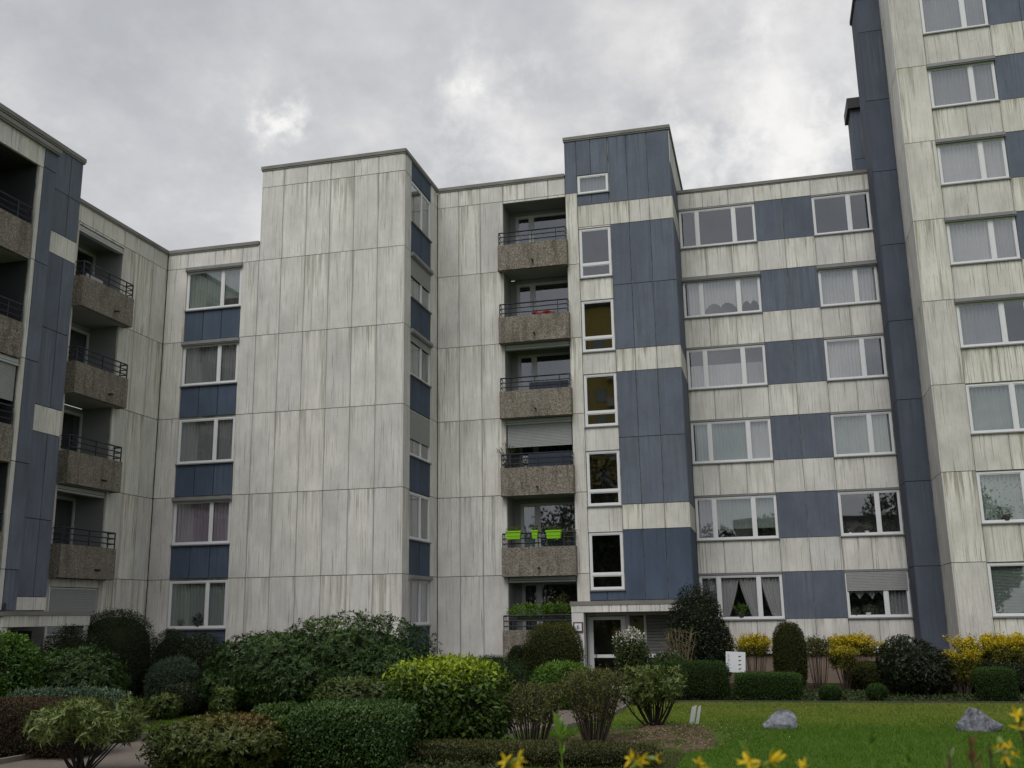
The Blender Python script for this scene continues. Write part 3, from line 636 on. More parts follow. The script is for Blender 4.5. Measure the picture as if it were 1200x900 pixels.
slabbox('roof', M_ROOF, tb, 5.7, 14, yA+.4, 36.6, TOP-.3, TOP-.1); slabbox('wall', M_JOINT, tb, 14, 14.3, yA, 46.3, 0, TOP); slabbox('wall', M_JOINT, tb, 5.72, 14, 36.61, 36.89, 18, TOP)

# ================================================================== near left block (N)
nb = thing('apartment_block', 'nearest block at the left edge, dark loggias with pebble parapets beside a tall blue wall', 'building', (-20.5, 19, 0))
fN = Face('R', -18.80); fN1 = Face('R', -18.68)
NE = 23.67; slotN = (17.9, 21.72, J(0)+.2, 14.68)
blk = [(22.42, NE-.0, 12.48, 13.12), (22.42, NE, 7.42, 8.15), (22.42, NE, 2.72, 3.07)]
backing(fN, 22.30, NE, 2.7, 15.62, [], nb)
panels(fN, [22.43, 23.14, NE-.012], [3.07, 5.10, 7.42, 8.15, 10.31, 12.48, 13.12, 14.37, 15.62], M_BLUE, nb, blk)
for b in blk: panels(fN, [22.43, NE-.012], [b[2], b[3]], M_WHITE2, nb)
backing(fN1, 13.8, 22.42, 2.7, 15.30, [(17.9, 21.72, 2.7, 14.68)], nb, n0=-.42)
panels(fN1, [21.90, 22.418], [2.72, J(1), J(2), J(3), J(4), J(5), 15.29], M_BLUE, nb)
panels(fN1, [21.73, 21.90], [2.72, J(1), J(2), J(3), J(4), 14.68], M_WHITE, nb)
panels(fN1, [17.9, 18.9, 19.9, 20.9, 21.9], [14.68, 15.29], M_WHITE, nb); panels(fN1, [13.8, 14.8, 15.8, 16.8, 17.9], [2.72, J(1), J(2), J(3), J(4), J(5), 15.29], M_WHITE, nb)
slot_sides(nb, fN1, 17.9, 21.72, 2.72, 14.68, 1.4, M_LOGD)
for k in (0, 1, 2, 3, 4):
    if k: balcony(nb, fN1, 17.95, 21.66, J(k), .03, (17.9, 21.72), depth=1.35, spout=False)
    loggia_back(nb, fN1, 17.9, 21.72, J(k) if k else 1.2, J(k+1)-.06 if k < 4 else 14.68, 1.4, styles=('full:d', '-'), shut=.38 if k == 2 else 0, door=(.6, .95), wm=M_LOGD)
cap(nb, fN1, 13.8, 22.46, 15.44, over=.10); cap(nb, fN, 13.8, NE+.05, 15.78, over=.05, depth=.6)
slabbox('wall', M_KBLUE, nb, -19.10, -18.83, 13.8, 22.29, 15.30, 15.6)
slabbox('wall', M_JOINT, nb, -30, -18.85, NE-.33, NE-.03, 2.7, 15.6); slabbox('wall', M_JOINT, nb, -30, -19.2, 13.8, 14.1, 0, 15.6); slabbox('wall', M_JOINT, nb, -30.3, -30, 13.8, NE, 0, 15.6); slabbox('roof', M_ROOF, nb, -30, -19.1, 14, NE-.3, 15.3, 15.45)
# side entrance porch
slabbox('porch_roof', M_CAP, nb, -18.78, -17.78, 20.9, 24.25, 2.58, 2.68)
fQ = Face('R', -17.80); panels(fQ, [20.95, 22.1, 23.2, 24.2], [2.30, 2.585], M_WHITE2, nb); slabbox('porch_beam', M_SOFF, nb, -18.79, -17.88, 20.95, 24.2, 2.31, 2.575)
slabbox('porch_pier', M_WHITE, nb, -18.4, -17.83, 23.98, 24.18, 0, 2.30); slabbox('porch_pier', M_WHITE, nb, -18.4, -17.83, 20.95, 21.15, 0, 2.30)
slabbox('entrance_wall', M_LOG, nb, -19.3, -19.2, 18, 24.2, 0, 2.7); slabbox('entrance_door', M_DARK, nb, -19.19, -19.12, 21.6, 23.6, 0, 2.2); slabbox('wall', M_JOINT, nb, -19.19, -18.85, 14, 17.9, 0, 2.7)
m = MB(); m.tube([(-18.62, 21.93, 0), (-18.62, 21.93, 2.9)], .035, 8); m.build('drain_pipe', M_CAPD, nb)

# ================================================================== ground, path, lawn
def ground_mat():
    g = G('lawn_soil'); g.rough(.95, .15)
    p = g.pos(); sp = g.n('ShaderNodeSeparateXYZ'); g.l(p, sp.inputs[0])
    n1 = g.noise(p, .8, 5, .6); n2 = g.noise(p, 14, 5, .7); n3 = g.noise(p, 60, 3, .7)
    yy = g.math('ADD', sp.outputs[1], g.math('MULTIPLY', n1, 2.2))
    band = g.mr(yy, 23.9, 25.3)       # tired, mossy strip of lawn towards the beds; lush grass in front
    c = g.mix(band, (.060, .138, .010), (.15, .19, .026)); c = g.mix(g.math('MULTIPLY', g.mr(g.noise(p, 3.3, 5, .6), .5, .62), .5), c, (.10, .13, .025))
    lit = g.math('MULTIPLY', g.mr(n2, .52, .68), g.mr(yy, 26.0, 28.0, .1, .8)); c = g.mix(lit, c, (.17, .14, .06))
    c = g.mix(.6, c, g.mix(n3, (.6, .6, .6), (1.35, 1.35, 1.35)), 'MULTIPLY')
    c = g.mix(g.math('MULTIPLY', g.mr(g.noise(p, 1.7, 4), .45, .7), .3), c, (.05, .07, .02))
    g.col(c); g.bump(g.math('ADD', n3, n2), .03, .8); return g.m
M_GROUND = ground_mat()
def sheet(name, pts, z, mat, kind='structure'):
    me = bpy.data.meshes.new(name); me.from_pydata([(x, y, z) for x, y in pts], [], [tuple(range(len(pts)))]); me.materials.append(mat)
    o = link(name, me); o['kind'] = kind; return o
sheet('ground', [(-700, -700), (700, -700), (700, 700), (-700, 700)], 0, M_GROUND)
M_SOIL = plain('bed_soil', (.045, .035, .025), .95, .5, .1, 9)
M_PATH = None
def path_mat():
    g = G('worn_path_concrete'); g.rough(.9, .2); p = g.pos(); n = g.noise(p, 2.2, 6, .65); f = g.noise(p, 45, 3, .7)
    c = g.mix(n, (.13, .112, .095), (.20, .175, .15)); c = g.mix(.5, c, g.mix(f, (.6, .6, .6), (1.3, 1.3, 1.3)), 'MULTIPLY'); g.col(c); g.bump(f, .006); return g.m
M_PATH = path_mat()
def smooth_poly(pts, k=5):
    out = []; n = len(pts)
    for i in range(n-1):
        p0, p1, p2, p3 = pts[max(i-1, 0)], pts[i], pts[i+1], pts[min(i+2, n-1)]
        for j in range(k):
            t = j/k; out.append(tuple(.5*((2*p1[c])+(-p0[c]+p2[c])*t+(2*p0[c]-5*p1[c]+4*p2[c]-p3[c])*t*t+(-p0[c]+3*p1[c]-3*p2[c]+p3[c])*t**3) for c in (0, 1)))
    return out+[pts[-1]]
LEFT = smooth_poly([(-13.6, 10), (-13.15, 16.15), (-12.85, 20.2), (-11.6, 22.3), (-8.4, 23.4), (-6.2, 25.2), (-5.8, 28), (-5.75, 33.4)])
RIGHT = smooth_poly([(-9.8, 10), (-9.6, 14.5), (-9.2, 17.6), (-8.0, 19.4), (-5.6, 21.0), (-4.2, 23.4), (-3.9, 27), (-4.3, 33.4)])
def strip(name, A, B, z0, z1, mat):
    m = MB(); n = len(A); 
    for (a, b) in zip(A, B): m.v += [(a[0], a[1], z1), (b[0], b[1], z1), (a[0], a[1], z0), (b[0], b[1], z0)]
    for i in range(n-1):
        k = 4*i; m.f += [(k, k+1, k+5, k+4), (k+2, k, k+4, k+6), (k+1, k+3, k+7, k+5)]
    m.f += [(0, 2, 3, 1), (4*n-4, 4*n-3, 4*n-1, 4*n-2)]
    o = m.build(name, mat); o['kind'] = 'structure'; return o
pth = MB()
for a, b in zip(LEFT, RIGHT): pth.v += [(a[0], a[1], .012), (b[0], b[1], .012)]
for i in range(len(LEFT)-1): pth.f.append((2*i, 2*i+1, 2*i+3, 2*i+2))
tag(pth.build('path', M_PATH), kind='structure')
def off(P, d):
    o = []
    for i, p in enumerate(P):
        a, b = P[max(0, i-1)], P[min(len(P)-1, i+1)]; t = Vector((b[0]-a[0], b[1]-a[1])).normalized(); o.append((p[0]-t.y*d, p[1]+t.x*d))
    return o
M_KERB = plain('kerb_concrete', (.17, .155, .13), .9, .3, .2, 4)
strip('kerb', LEFT, off(LEFT, .10), -.05, .10, M_KERB); strip('kerb', RIGHT, off(RIGHT, -.10), -.05, .08, M_KERB)
strip('kerb', [(-3.2, 29.10), (14, 29.10)], [(-3.2, 29.18), (14, 29.18)], -.03, .045, plain('dark_bed_edging', (.05, .05, .04), .9, .3))
sheet('planting_bed', [(-3.2, 29.19), (14, 29.19), (14, 37), (-3.2, 37)], .006, M_SOIL)
sheet('planting_bed', [(-20.4, 24.0), (-13.9, 25.5), (-8.6, 23.7), (-6.5, 25.4), (-6.0, 28), (-6.0, 34.2), (-20.4, 34.2)], .006, M_SOIL)
sheet('planting_bed', [(-18.9, 12), (-13.8, 12), (-13.4, 19.5), (-15, 23.9), (-18.9, 23.9)], .006, M_SOIL)
sheet('planting_bed', [(-9.4, 14.0), (-8.9, 17.4), (-7.9, 19.1), (-5.1, 20.3), (-4.2, 21.2), (-2.2, 20.4), (-1.6, 18.5), (-1.7, 15.5), (-3, 14)], .006, M_SOIL)
def mound():
    m = MB(); nx, ny = 26, 26; x0, x1, y0_, y1 = -4.0, -.95, 18.6, 23.0
    for j in range(ny+1):
        for i in range(nx+1):
            x = x0+(x1-x0)*i/nx; y = y0_+(y1-y0_)*j/ny; cx, cy = (x-(x0+x1)/2)/((x1-x0)/2), (y-(y0_+y1)/2)/((y1-y0_)/2)
            r = cx*cx+cy*cy+.25*math.sin(3*math.atan2(cy, cx)+1); h = max(0, 1-r)**.6
            m.v.append((x, y, -.04+.17*h+random.uniform(-.012, .018)*(h > 0)))
    for j in range(ny):
        for i in range(nx): a = j*(nx+1)+i; m.f.append((a, a+1, a+nx+2, a+nx+1))
    g = G('leaf_litter_mulch'); g.rough(.95, .1); p = g.pos(); n = g.noise(p, 22, 4, .75); n2 = g.noise(p, 2.4, 4, .6)
    g.col(g.mix(g.mr(n2, .45, .58), g.mix(g.mr(n, .35, .65), (.055, .038, .025), (.20, .15, .10)), g.mix(n, (.035, .05, .012), (.08, .10, .03)))); g.bump(n, .03)
    o = m.build('mulch_mound', g.m); o['kind'] = 'structure'
mound()

# ================================================================== foliage
def leaf_mesh(name, P, D, Nn, L, Wd, tint, mat, fold=.12, simple=False):
    n = len(P); D = D/np.linalg.norm(D, axis=1, keepdims=True); Sx = np.cross(D, Nn); Sx /= np.linalg.norm(Sx, axis=1, keepdims=True)+1e-9; Up = np.cross(Sx, D)
    L = L[:, None]; Wd = Wd[:, None]
    if simple: V = np.stack([P-Sx*Wd/2, P+Sx*Wd/2, P+D*L], 1); k = 3
    else: V = np.stack([P, P+D*L*.45+Sx*Wd/2+Up*fold*Wd, P+D*L-Up*.1*L, P+D*L*.45-Sx*Wd/2+Up*fold*Wd], 1); k = 4
    V = V.reshape(-1, 3); c = (V.min(0)+V.max(0))/2; c[2] = V[:, 2].min()
    me = bpy.data.meshes.new(name); me.vertices.add(n*k); me.vertices.foreach_set('co', (V-c).astype(np.float32).ravel())
    me.loops.add(n*k); me.loops.foreach_set('vertex_index', np.arange(n*k, dtype=np.int32))
    me.polygons.add(n); me.polygons.foreach_set('loop_start', np.arange(0, n*k, k, dtype=np.int32)); me.polygons.foreach_set('loop_total', np.full(n, k, np.int32))
    a = me.attributes.new('tint', 'FLOAT', 'FACE'); a.data.foreach_set('value', np.clip(tint, 0, 1).astype(np.float32)); me.update(); me.materials.append(mat)
    return me, tuple(c)
def rdir(n):
    v = rng.normal(size=(n, 3)); return v/np.linalg.norm(v, axis=1, keepdims=True)
class Shape:
    """superellipsoid with clumps; e=2 round, e=6 boxy"""
    def __init__(s, c, r, e=2.4, clumps=22, amp=.10, flat=0):
        s.c = np.array(c, float); s.r = np.array(r, float); s.e = e; s.k = rdir(clumps); s.w = rng.uniform(.25, .6, clumps); s.a = rng.uniform(-.4, 1, clumps)*amp
    def rad(s, d):
        q = (np.abs(d)**s.e).sum(1)**(-1/s.e); ang = np.arccos(np.clip(d@s.k.T, -1, 1)); b = (np.clip(1-(ang/s.w)**2, 0, 1)*s.a).max(1) + np.minimum(0, (np.clip(1-(ang/s.w)**2, 0, 1)*s.a).min(1))
        return q*(1+b)
    def at(s, d, f): return s.c+d*(s.rad(d)*f)[:, None]*s.r
    def area(s):
        a, b, c = s.r; return 4*math.pi*(((a*b)**1.6+(a*c)**1.6+(b*c)**1.6)/3)**(1/1.6)*(1.35 if s.e > 4 else 1)
def foliage(parent, shapes, mat, L=.1, Wd=.035, cover=2.2, cap_=20000, whorl=0, topcol=0, spread=.8, depth=.25, lift=.3, name='foliage', tmix=1.0, minz=.03, jitter=1.0):
    Ps, Ds, Ns, Ts = [], [], [], []
    for sh in shapes:
        n = int(min(cap_/len(shapes), cover*sh.area()/(L*Wd*.5))); m = n if not whorl else max(1, n//whorl)
        # sample evenly over surface: oversample directions scaled by radii
        d = rdir(m*2); w = np.linalg.norm(d/sh.r, axis=1); w /= w.max(); d = d[rng.random(m*2) < np.clip(w*1.0+.25, 0, 1)][:m]; m = len(d)
        f = 1-depth*rng.random(m)**1.6+.03*rng.normal(size=m)*jitter
        stray = rng.random(m) < .035; f = np.where(stray, f+.10*rng.random(m)*jitter, f)
        hd = rdir(14); hw = rng.uniform(.07, .20, 14)*(1 if jitter >= 1 else .5); gap = (np.arccos(np.clip(d@hd.T, -1, 1)) < hw).any(1) & (rng.random(m) < .8); d, f = d[~gap], f[~gap]; m = len(d); P = sh.at(d, f); nr = d/sh.r; nr /= np.linalg.norm(nr, axis=1, keepdims=True)
        if whorl:
            P = np.repeat(P, whorl, 0); nr = np.repeat(nr+.25*rng.normal(size=nr.shape), whorl, 0); base = rng.random(m)
            q = rng.normal(size=P.shape); q -= nr*(q*nr).sum(1, keepdims=True)/(nr*nr).sum(1, keepdims=True); q /= np.linalg.norm(q, axis=1, keepdims=True)
            D = q+nr*rng.uniform(.15, .9, (len(P), 1)); Nn = nr; t = np.repeat(base, whorl)*.6+rng.random(len(P))*.4
            P = P+rng.normal(size=P.shape)*L*.12
        else:
            D = nr*.55+rng.normal(size=P.shape)*spread; D[:, 2] += lift; Nn = nr+.6*rng.normal(size=P.shape); t = rng.random(len(P))
        kk = rdir(3); ph_ = rng.uniform(0, 6, 3); t = np.clip(t+.20*np.sin(P@(kk.T*2.6)+ph_).sum(1)/1.7, 0, 1)
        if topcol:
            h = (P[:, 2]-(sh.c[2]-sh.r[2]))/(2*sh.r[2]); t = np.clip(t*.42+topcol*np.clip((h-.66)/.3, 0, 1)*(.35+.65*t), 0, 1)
        k = P[:, 2] > minz; Ps.append(P[k]); Ds.append(D[k]); Ns.append(Nn[k]); Ts.append(t[k])
    P, D, Nn, t = map(np.concatenate, (Ps, Ds, Ns, Ts)); n = len(P)
    me, c = leaf_mesh(name, P, D, Nn, L*rng.uniform(.5, 1.35, n), Wd*rng.uniform(.6, 1.25, n), t*tmix, mat)
    return link(name, me, parent, c)
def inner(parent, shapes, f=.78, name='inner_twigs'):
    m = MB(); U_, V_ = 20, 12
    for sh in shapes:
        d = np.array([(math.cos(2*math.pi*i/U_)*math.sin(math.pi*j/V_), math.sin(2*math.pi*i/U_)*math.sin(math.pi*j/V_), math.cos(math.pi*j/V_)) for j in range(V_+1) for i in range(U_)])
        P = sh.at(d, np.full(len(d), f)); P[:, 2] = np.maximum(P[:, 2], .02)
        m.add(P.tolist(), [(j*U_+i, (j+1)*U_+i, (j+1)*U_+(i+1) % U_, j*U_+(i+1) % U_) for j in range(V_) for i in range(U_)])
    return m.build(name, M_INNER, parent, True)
def stems(parent, base, tips, mat, r0=.02, n=4, name='stems', bend=.12, fork=0):
    m = MB()
    for t in tips:
        b = Vector(base)+Vector((random.uniform(-.06, .06), random.uniform(-.06, .06), 0)); t = Vector(t); mid = b.lerp(t, .5)+Vector((random.uniform(-1, 1), random.uniform(-1, 1), -.25))*bend*(t-b).length
        pts = [b*(1-s)**2+mid*2*s*(1-s)+t*s*s for s in (0, .2, .4, .6, .8, 1)]; m.tube(pts, [r0*(1-.8*i/5) for i in range(6)], n, False)
        for _ in range(fork):
            s = random.uniform(.4, .85); p = b*(1-s)**2+mid*2*s*(1-s)+t*s*s; q = p+(t-b).normalized()*random.uniform(.12, .4)*(t-b).length+Vector((random.uniform(-1, 1), random.uniform(-1, 1), random.uniform(-.1, .6)))*.22*(t-b).length
            m.tube([p, p.lerp(q, .5)+Vector((0, 0, .02)), q], [r0*.4, r0*.28, r0*.12], 3, False)
    return m.build(name, mat, parent)
CNT = [0]
def bush(name, label, cat, x, y, rx, h, kind='rhodo', L=.11, Wd=.035, whorl=0, e=2.4, ry=None, lobes=None, core=.78, clumps=22, amp=.12, topcol=0, z0=0, cap_=20000, cover=2.2, group=None, depth=.25, stem=6, spread=.8, lift=.3, tmix=1.0, jitter=1.0):
    topcol = topcol or .42; t = thing(name, label, cat, (x, y, 0), group); ry = ry or rx  # default lightens upper leaves and darkens lower ones: top light painted into tint
    if lobes is None: lobes = [(0, 0, rx, ry, h)]
    sh = [Shape((x+a, y+b, z0+(hh-z0)/2), (r1, r2, (hh-z0)/2*1.0), e, clumps, amp) for a, b, r1, r2, hh in lobes]
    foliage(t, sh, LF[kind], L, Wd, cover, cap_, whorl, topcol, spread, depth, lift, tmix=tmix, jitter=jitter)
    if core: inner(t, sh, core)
    if stem: stems(t, (x, y, 0), [(x+random.uniform(-.7, .7)*rx, y+random.uniform(-.7, .7)*ry, z0+(h-z0)*.55) for _ in range(stem)], M_BARK, .03)
    return t
Y_, YO = 'yew', 'yewol'
bush('laurel_bush', 'bright green leafy bush cut by the left edge of the picture', 'bush', -16.35, 19.3, .85, 2.16, 'laurel', .10, .045, e=2.3, tmix=.8)
bush('yew_bush', 'low dark bush in front of the side entrance porch', 'bush', -17.05, 22.5, .72, 2.3, Y_, .06, .02, e=2.3, cover=3, cap_=16000)
bush('clipped_yew', 'tall black-green clipped dome, largest of the dark shrubs at the left', 'topiary', -17.55, 25.0, 1.0, 2.68, Y_, .05, .02, e=2.6, amp=.03, cover=3, cap_=26000, depth=.12, core=.88)
bush('yew_bush', 'dark bush directly right of the tall clipped dome', 'bush', -17.45, 27.6, .62, 2.1, Y_, .06, .02, e=2.8, cover=3, cap_=12000)
bush('yew_bush', 'rounded dark bush below the ground floor window with a plant in it', 'bush', -16.5, 27.6, .8, 2.02, 'dk', .06, .025, e=2.3, cover=3, cap_=14000)
bush('rhododendron', 'wide mound of mid green pale tipped leaves in front of the clipped dome', 'bush', -15.85, 21.0, 1.2, 1.78, 'rhodo', .10, .034, whorl=7, e=2.3, ry=1.0, tmix=1.2, amp=.14)
bush('sage_hedge', 'thin low row of blue green foliage behind the brown hedge', 'hedge', -14.3, 18.9, 1.5, 1.02, 'sage', .08, .035, e=5, ry=.3)
bush('barberry_hedge', 'long clipped brown hedge at the bottom left', 'hedge', -13.75, 16.9, 1.62, .99, 'brown', .05, .022, e=7, ry=.62, cover=3.2, cap_=30000, amp=.04, depth=.16, core=.86, jitter=.6)
bush('lavender_bush', 'grey green loose shrub between the tall clipped dome and the big rhododendron', 'bush', -15.8, 25.2, .68, 1.42, 'sage', .09, .016, e=2.2, cover=1.6, tmix=.55)
bush('box_ball', 'low dark rounded shrub beside the lawn patch at the left', 'bush', -15.0, 24.4, .62, .78, 'dk', .05, .022, e=2.4, cover=3)
bush('pale_leaved_shrub', 'small light green shrub at the far corner of the left lawn patch', 'bush', -14.9, 23.4, .4, .6, 'rhodo2', .09, .035, whorl=6, core=.6)
bush('pale_leaved_shrub', 'small pale shrub tucked under the left side of the big rhododendron', 'bush', -13.7, 24.2, .34, .72, 'rhodo2', .08, .035, whorl=6, core=.6)
bush('rhododendron', 'huge dark green rhododendron mound under the windowless wall', 'bush', -12.0, 26.4, 2.9, 2.3, 'rhodo', .11, .037, whorl=7, e=2.2, cap_=130000, clumps=60, amp=.13, stem=10, core=.7,
     lobes=[(.8, 0, 2.2, 1.7, 2.38), (-1.2, -.5, 1.7, 1.6, 2.02), (-.3, -1.1, 1.5, 1.1, 1.5), (2.0, -.6, 1.1, 1.2, 1.7), (-1.9, -1.2, 1.0, .9, 1.25)], cover=2.4)
bush('olive_shrub', 'low olive green shrub between the big rhododendron and the clipped privet', 'bush', -9.5, 23.0, .95, 1.0, 'rhodo2', .10, .035, whorl=6, tmix=.6)
# pieris with open stems in the left foreground
def open_shrub(name, label, x, y, rx, h, zc, kind, L, Wd, tipn, mat=M_BARKD, e=2.2, whorl=6, core=0, cover=1.1, fork=2, r0=.022, ry=None, depth=.45, cap_=9000, topcol=0, amp=.25, tmix=1, spread=.8):
    t = thing(name, label, 'shrub', (x, y, 0)); ry = ry or rx*.8
    tufts = []; q = random.Random(len(label)*7+int(x*10))
    for i in range(9):
        a = i*2.4+q.uniform(-.3, .3); rr = (0 if i == 0 else q.uniform(.45, .78)); top = h-(h-zc)*q.uniform(.0, .55)*(rr > 0)
        hh = (h-zc)*q.uniform(.26, .40); tufts.append(Shape((x+math.cos(a)*rr*rx, y+math.sin(a)*rr*ry, top-hh), (rx*q.uniform(.26, .38), ry*q.uniform(.28, .42), hh*.85), e, 14, amp))
    foliage(t, tufts, LF[kind], L, Wd, cover, cap_, whorl, topcol, spread, depth, tmix=tmix)
    P = []
    for sh in tufts:
        d = rdir(max(2, tipn//7)); P += sh.at(d, np.full(len(d), .6)).tolist()
    stems(t, (x, y, 0), P, mat, r0, 4, fork=fork, bend=.16); return t
open_shrub('pieris_shrub', 'pale leaved open shrub on dark bare stems over the path at the bottom left', -10.85, 14.8, 1.02, 1.2, .50, 'rhodo2', .13, .034, 22, cover=1.35, whorl=7, r0=.02, cap_=10000, fork=3)
bush('pieris_bush', 'rounded bush with reddish brown and green leaves at the bottom left', 'bush', -8.95, 15.8, 1.10, .80, 'red', .085, .032, whorl=5, e=2.6, cap_=26000, amp=.14, cover=2.4)
bush('privet_hedge', 'glossy green clipped hedge with a flat top in the bottom centre left', 'hedge', -6.95, 16.6, .98, .98, 'privet', .065, .032, e=6, ry=.70, cap_=34000, cover=2.6, amp=.06)
open_shrub('privet_shrub', 'leafy shrub on bare stems joining the left end of the clipped privet', -8.25, 16.7, .78, .98, .60, 'privet', .065, .032, 14, whorl=0, cover=2.6, core=0, e=3, cap_=12000)
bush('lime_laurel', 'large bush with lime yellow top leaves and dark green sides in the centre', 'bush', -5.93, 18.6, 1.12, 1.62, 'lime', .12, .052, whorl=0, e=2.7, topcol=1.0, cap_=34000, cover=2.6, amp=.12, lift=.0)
bush('low_hedge', 'long knee high brown green hedge along the bottom centre', 'hedge', -4.35, 17.2, 2.35, .31, 'olive', .045, .018, e=6, ry=.5, cap_=40000, cover=3.2, amp=.1, depth=.2, stem=0, tmix=.6)
bush('juniper', 'spreading dark juniper left of the porch pier below the bottom balcony', 'bush', -8.3, 31.2, 1.3, 1.15, 'rhodo', .09, .014, e=2.3, cover=2, tmix=.4, lobes=[(-.3, 0, 1.3, .9, 1.15), (.9, -.4, .9, .8, .95)])
bush('olive_dome_yew', 'olive brown clipped yew dome left of the entrance', 'topiary', -6.5, 31.0, .86, 2.12, YO, .05, .02, e=3.0, cover=3.2, cap_=28000, amp=.05, depth=.12, core=.88)
bush('box_bush', 'tiny dark cushion at the foot of the bottom balcony beside the olive dome', 'bush', -7.9, 32.4, .42, 1.45, Y_, .05, .02, e=2.3)
bush('green_shrub', 'fresh green low shrub in front of the olive dome', 'bush', -5.45, 27.0, .78, 1.14, 'laurel', .10, .03, e=2.6, cover=2.2)
def twiggy(name, label, x, y, rx, h, n, kind, mat=M_BARK, r0=.016, leafL=.07, leafn=2600, vase=.35, top=.3, leafW=.02, group=None, ry=None, tmix=1, low=.35, cat='shrub'):
    t = thing(name, label, cat, (x, y, 0), group); m = MB(); L = []; ry = ry or rx
    for i in range(n):
        a = random.uniform(0, 2*math.pi); rr = random.random()**.5; tip = Vector((x+math.cos(a)*rr*rx, y+math.sin(a)*rr*ry, h*random.uniform(.86, 1.0)*(1-.06*rr))); b = Vector((x+math.cos(a)*rr*rx*vase, y+math.sin(a)*rr*ry*vase, 0))
        mid = b.lerp(tip, .5)+Vector((random.uniform(-.1, .1), random.uniform(-.1, .1), .08)); pts = [b*(1-s)**2+mid*2*s*(1-s)+tip*s*s for s in (0, .25, .5, .75, 1)]
        m.tube(pts, [r0*(1-.17*k) for k in range(5)], 3, False)
        for _ in range(7):
            s = random.uniform(low, .95); p = b*(1-s)**2+mid*2*s*(1-s)+tip*s*s; q = p+Vector((random.uniform(-1, 1)*.25, random.uniform(-1, 1)*.25, random.uniform(.05, .35)))*max(.5, h*.55)
            q.z = min(q.z, h*random.uniform(.9, 1.03)); m.tube([p, (p+q)/2+Vector((0, 0, .03)), q], [r0*.5, r0*.35, r0*.15], 3, False)
            for u in (.3, .5, .7, .85, 1.0): L.append(p.lerp(q, u))
        L += pts[3:]
    m.build('stems', mat, t)
    if leafn:
        P = np.array([tuple(v) for v in L]); P = P[P[:, 2] > h*low]; P = P[rng.integers(0, len(P), leafn)]+rng.normal(size=(leafn, 3))*.035; D = rng.normal(size=(leafn, 3)); D[:, 2] += .5
        tt = rng.random(leafn)
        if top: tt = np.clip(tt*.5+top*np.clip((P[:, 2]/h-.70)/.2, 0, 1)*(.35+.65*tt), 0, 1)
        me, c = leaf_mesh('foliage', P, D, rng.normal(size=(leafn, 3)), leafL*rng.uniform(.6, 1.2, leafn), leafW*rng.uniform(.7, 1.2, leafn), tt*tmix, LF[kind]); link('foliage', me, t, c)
    return t
twiggy('twiggy_shrub', 'brown twiggy shrub with sparse leaves right of the lime topped bush', -4.4, 18.8, .72, 1.2, 40, 'olive', leafn=4200, leafL=.07, leafW=.018, top=0, tmix=1.3)
twiggy('twiggy_shrub', 'taller twiggy shrub with olive leaves in the middle, left of the open branched shrub', -3.3, 19.1, .66, 1.42, 50, 'olive', leafn=6000, leafL=.07, leafW=.018, top=0, vase=.25, tmix=1.3)
open_shrub('branching_shrub', 'open shrub with forked dark trunks and glossy green leaves in front of the entrance', -2.5, 22.0, .82, 1.34, .66, 'rhodo2', .10, .038, 26, e=2.3, cover=1.5, whorl=6, r0=.026, fork=3, tmix=.75)
bush('white_camellia', 'slim white flowering shrub in front of the entrance door', 'shrub', -3.72, 28.0, .44, 1.9, 'white', .07, .04, e=2.2, cover=1.8, z0=.5, amp=.3, topcol=.62)
bush('white_camellia', 'low shrub dotted with white flowers beneath the louvred entrance panel', 'shrub', -3.0, 30.6, .55, 1.25, 'white', .06, .035, e=2.4, cover=2.2, amp=.2, topcol=.3)
bush('holly_tree', 'black green round headed holly beside the entrance porch', 'tree', -2.25, 32.3, .92, 3.16, 'dk', .08, .035, e=2.3, cover=3, z0=.2, cap_=34000, amp=.12, clumps=30, tmix=.45, lobes=[(0, 0, .84, .84, 3.14), (.2, -.1, .86, .8, 2.3), (.05, 0, .85, .8, 1.6)])
twiggy('bare_shrub', 'leafless tan branched shrub in front of the dark holly', -2.65, 30.9, .55, 2.12, 16, 'olive', M_BARKT, .02, leafn=500, vase=.08, top=0)
bush('clipped_hedge', 'dark flat topped hedge under the holly at the back of the lawn', 'hedge', -2.25, 29.75, .95, 1.04, 'box', .045, .02, e=6, ry=.5, cover=3, cap_=20000, amp=.05, depth=.14, core=.86, tmix=.55)
bush('clipped_hedge', 'long low green box hedge under the white notice board', 'hedge', -.21, 29.8, .87, .72, 'box', .04, .018, e=8, ry=.42, cover=3.4, cap_=24000, amp=.03, depth=.12, core=.88)
bush('clipped_hedge', 'short box hedge below the right hand yellow forsythia', 'hedge', 5.6, 29.8, .46, .83, 'box', .04, .018, e=7, ry=.42, cover=3.4, cap_=16000, amp=.04, depth=.12, core=.88)
bush('clipped_dome', 'upright clipped green dome between the yellow shrubs', 'topiary', .47, 33.0, .48, 2.02, 'yewol', .045, .02, e=3.0, cover=3.2, cap_=20000, amp=.03, depth=.1, core=.9, tmix=.7)
bush('box_ball', 'small clipped ball left of the second one, nearer the upright dome', 'topiary', 1.41, 29.6, .29, .42, 'box', .04, .018, e=2.6, cover=3, cap_=6000, core=.85)
bush('box_ball', 'small clipped ball in front of the big dark laurel', 'topiary', 2.60, 29.6, .26, .44, 'box', .04, .018, e=2.3, cover=3, cap_=6000, core=.85)
bush('dark_laurel', 'big dark leathery bush in front of the slate blue pillar', 'bush', 3.80, 31.2, .90, 1.62, 'dk', .085, .034, whorl=6, e=2.5, cover=2.4, cap_=28000, tmix=.75, lobes=[(-.15, 0, .75, .8, 1.62), (.35, -.1, .66, .7, 1.3)])
